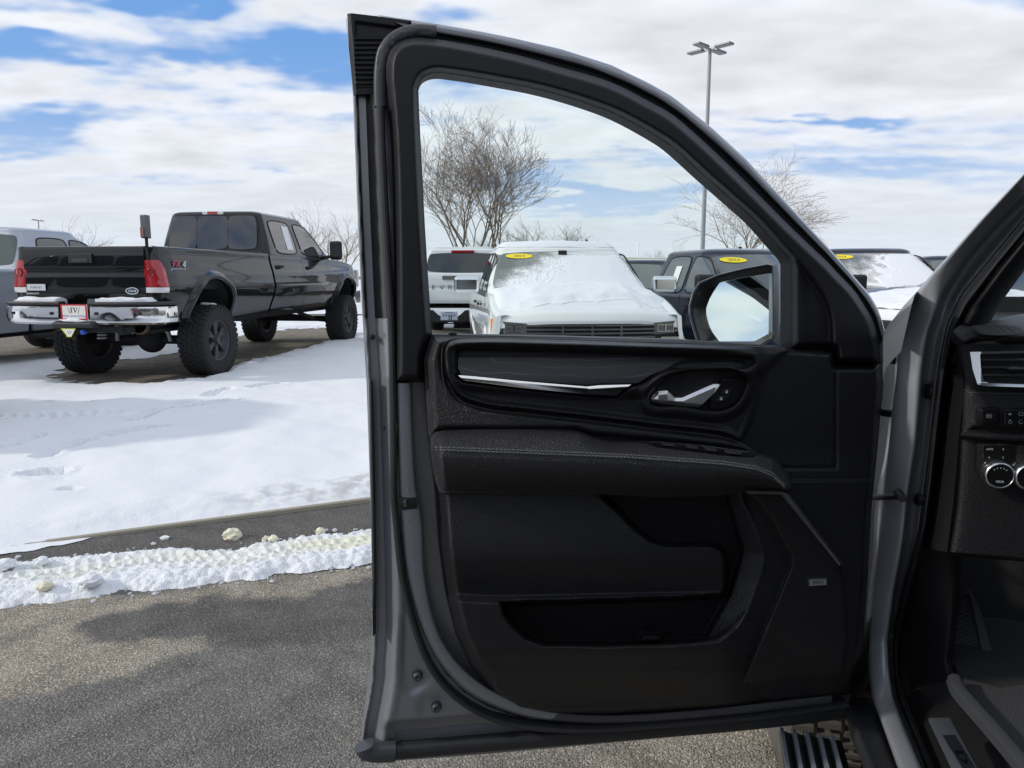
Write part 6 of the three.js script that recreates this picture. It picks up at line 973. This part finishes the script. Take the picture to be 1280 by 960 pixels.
  sp('key_print', quad(DASH, [[1230, 557], [1264, 557], [1264, 577], [1230, 577]], f + .0158), icons(192, 112, (g) => { g.font = 'bold 19px sans-serif'; g.fillText('AUTO', 16, 32); g.fillText('4↑', 130, 32); g.fillText('4↓', 30, 90); g.fillText('2↑', 130, 90); }), lowp);
  for (const [x, y] of [[1244.5, 591], [1282, 593]]) {
    const o = DASH.hit(x, y, f + .01), m = DASH.m.clone().setPosition(o);
    const k = sp('control_knob', new THREE.LatheGeometry([[.0, 0], [.0225, 0], [.0255, .004], [.0262, .012], [.025, .02], [.0222, .024], [.0205, .0225], [.0205, .016]].map(([a, b]) => new THREE.Vector2(a, b)), 40).rotateX(Math.PI / 2).applyMatrix4(m), M.satin);
    sp('knob_face', cyl(.0206, .0206, .018, 32).rotateX(Math.PI / 2).translate(0, 0, .0125).applyMatrix4(m), M.gloss, k);
    sp('knob_print', new THREE.CircleGeometry(.0195, 32).translate(0, 0, .0219).applyMatrix4(m), icons(128, 128, (g) => { g.lineWidth = 5; for (let i = 0; i < 5; i++) { const t = -2.3 + i * .36; g.beginPath(); g.moveTo(64 + 44 * Math.cos(t), 64 + 44 * Math.sin(t)); g.lineTo(64 + 52 * Math.cos(t), 64 + 52 * Math.sin(t)); g.stroke(); } g.font = 'bold 20px sans-serif'; g.fillText('4WD', 44, 106); }), k);
  }
  // bolster ledge between the two panels and a steering column with wheel beyond the frame
  sp('dash_ledge', loft([DASH.line([[1203, 540], [1225, 541], [1330, 545]], f + .014), DASH.line([[1200, 544], [1222, 546], [1330, 551]], f + .02), DASH.line([[1201, 549], [1222, 552], [1330, 558]], f - .004)], 20, 4), M.plastic);
  const sc0 = carAt(1.05, .95, 1.12), wheelG = new THREE.TorusGeometry(.185, .017, 10, 40).applyMatrix4(DASH.m.clone().setPosition(sc0));
  sp('steering_wheel', [wheelG, bar(sc0, carAt(1.5, .95, 1.05), .05, .05, 12), bar(sc0.clone().addScaledVector(RGT, -.18), sc0.clone().addScaledVector(RGT, .18), .015, .015, 8)], M.leather);
}

// ------------------------------------------------------------------ the showroom that the black tailgate and the chrome mirror
{
  const b = thing('showroom', 'long low showroom behind the camera, mirrored as a dark band in the tailgate', 'building', V(-8, 0, 46), 0);
  part('wall', box(64, 5.2, 10, 0, 2.6, 5), std({ rgb: [.16, .15, .14], roughness: .9 }), b);
  part('roof', box(65, .5, 11, 0, 5.45, 5), std({ rgb: [.08, .08, .085], roughness: .8 }), b);
  for (let i = 0; i < 14; i++) { const w = part('window', box(3.8, 3.2, .12, -29 + i * 4.45, 1.9, -.06), M.glassDark, b); part('frame', [box(3.9, .1, .1, -29 + i * 4.45, 3.55, -.1), box(.1, 3.2, .1, -27.05 + i * 4.45, 1.9, -.1)], M.darkMetal, w); }
}

renderer.render(scene, camera);
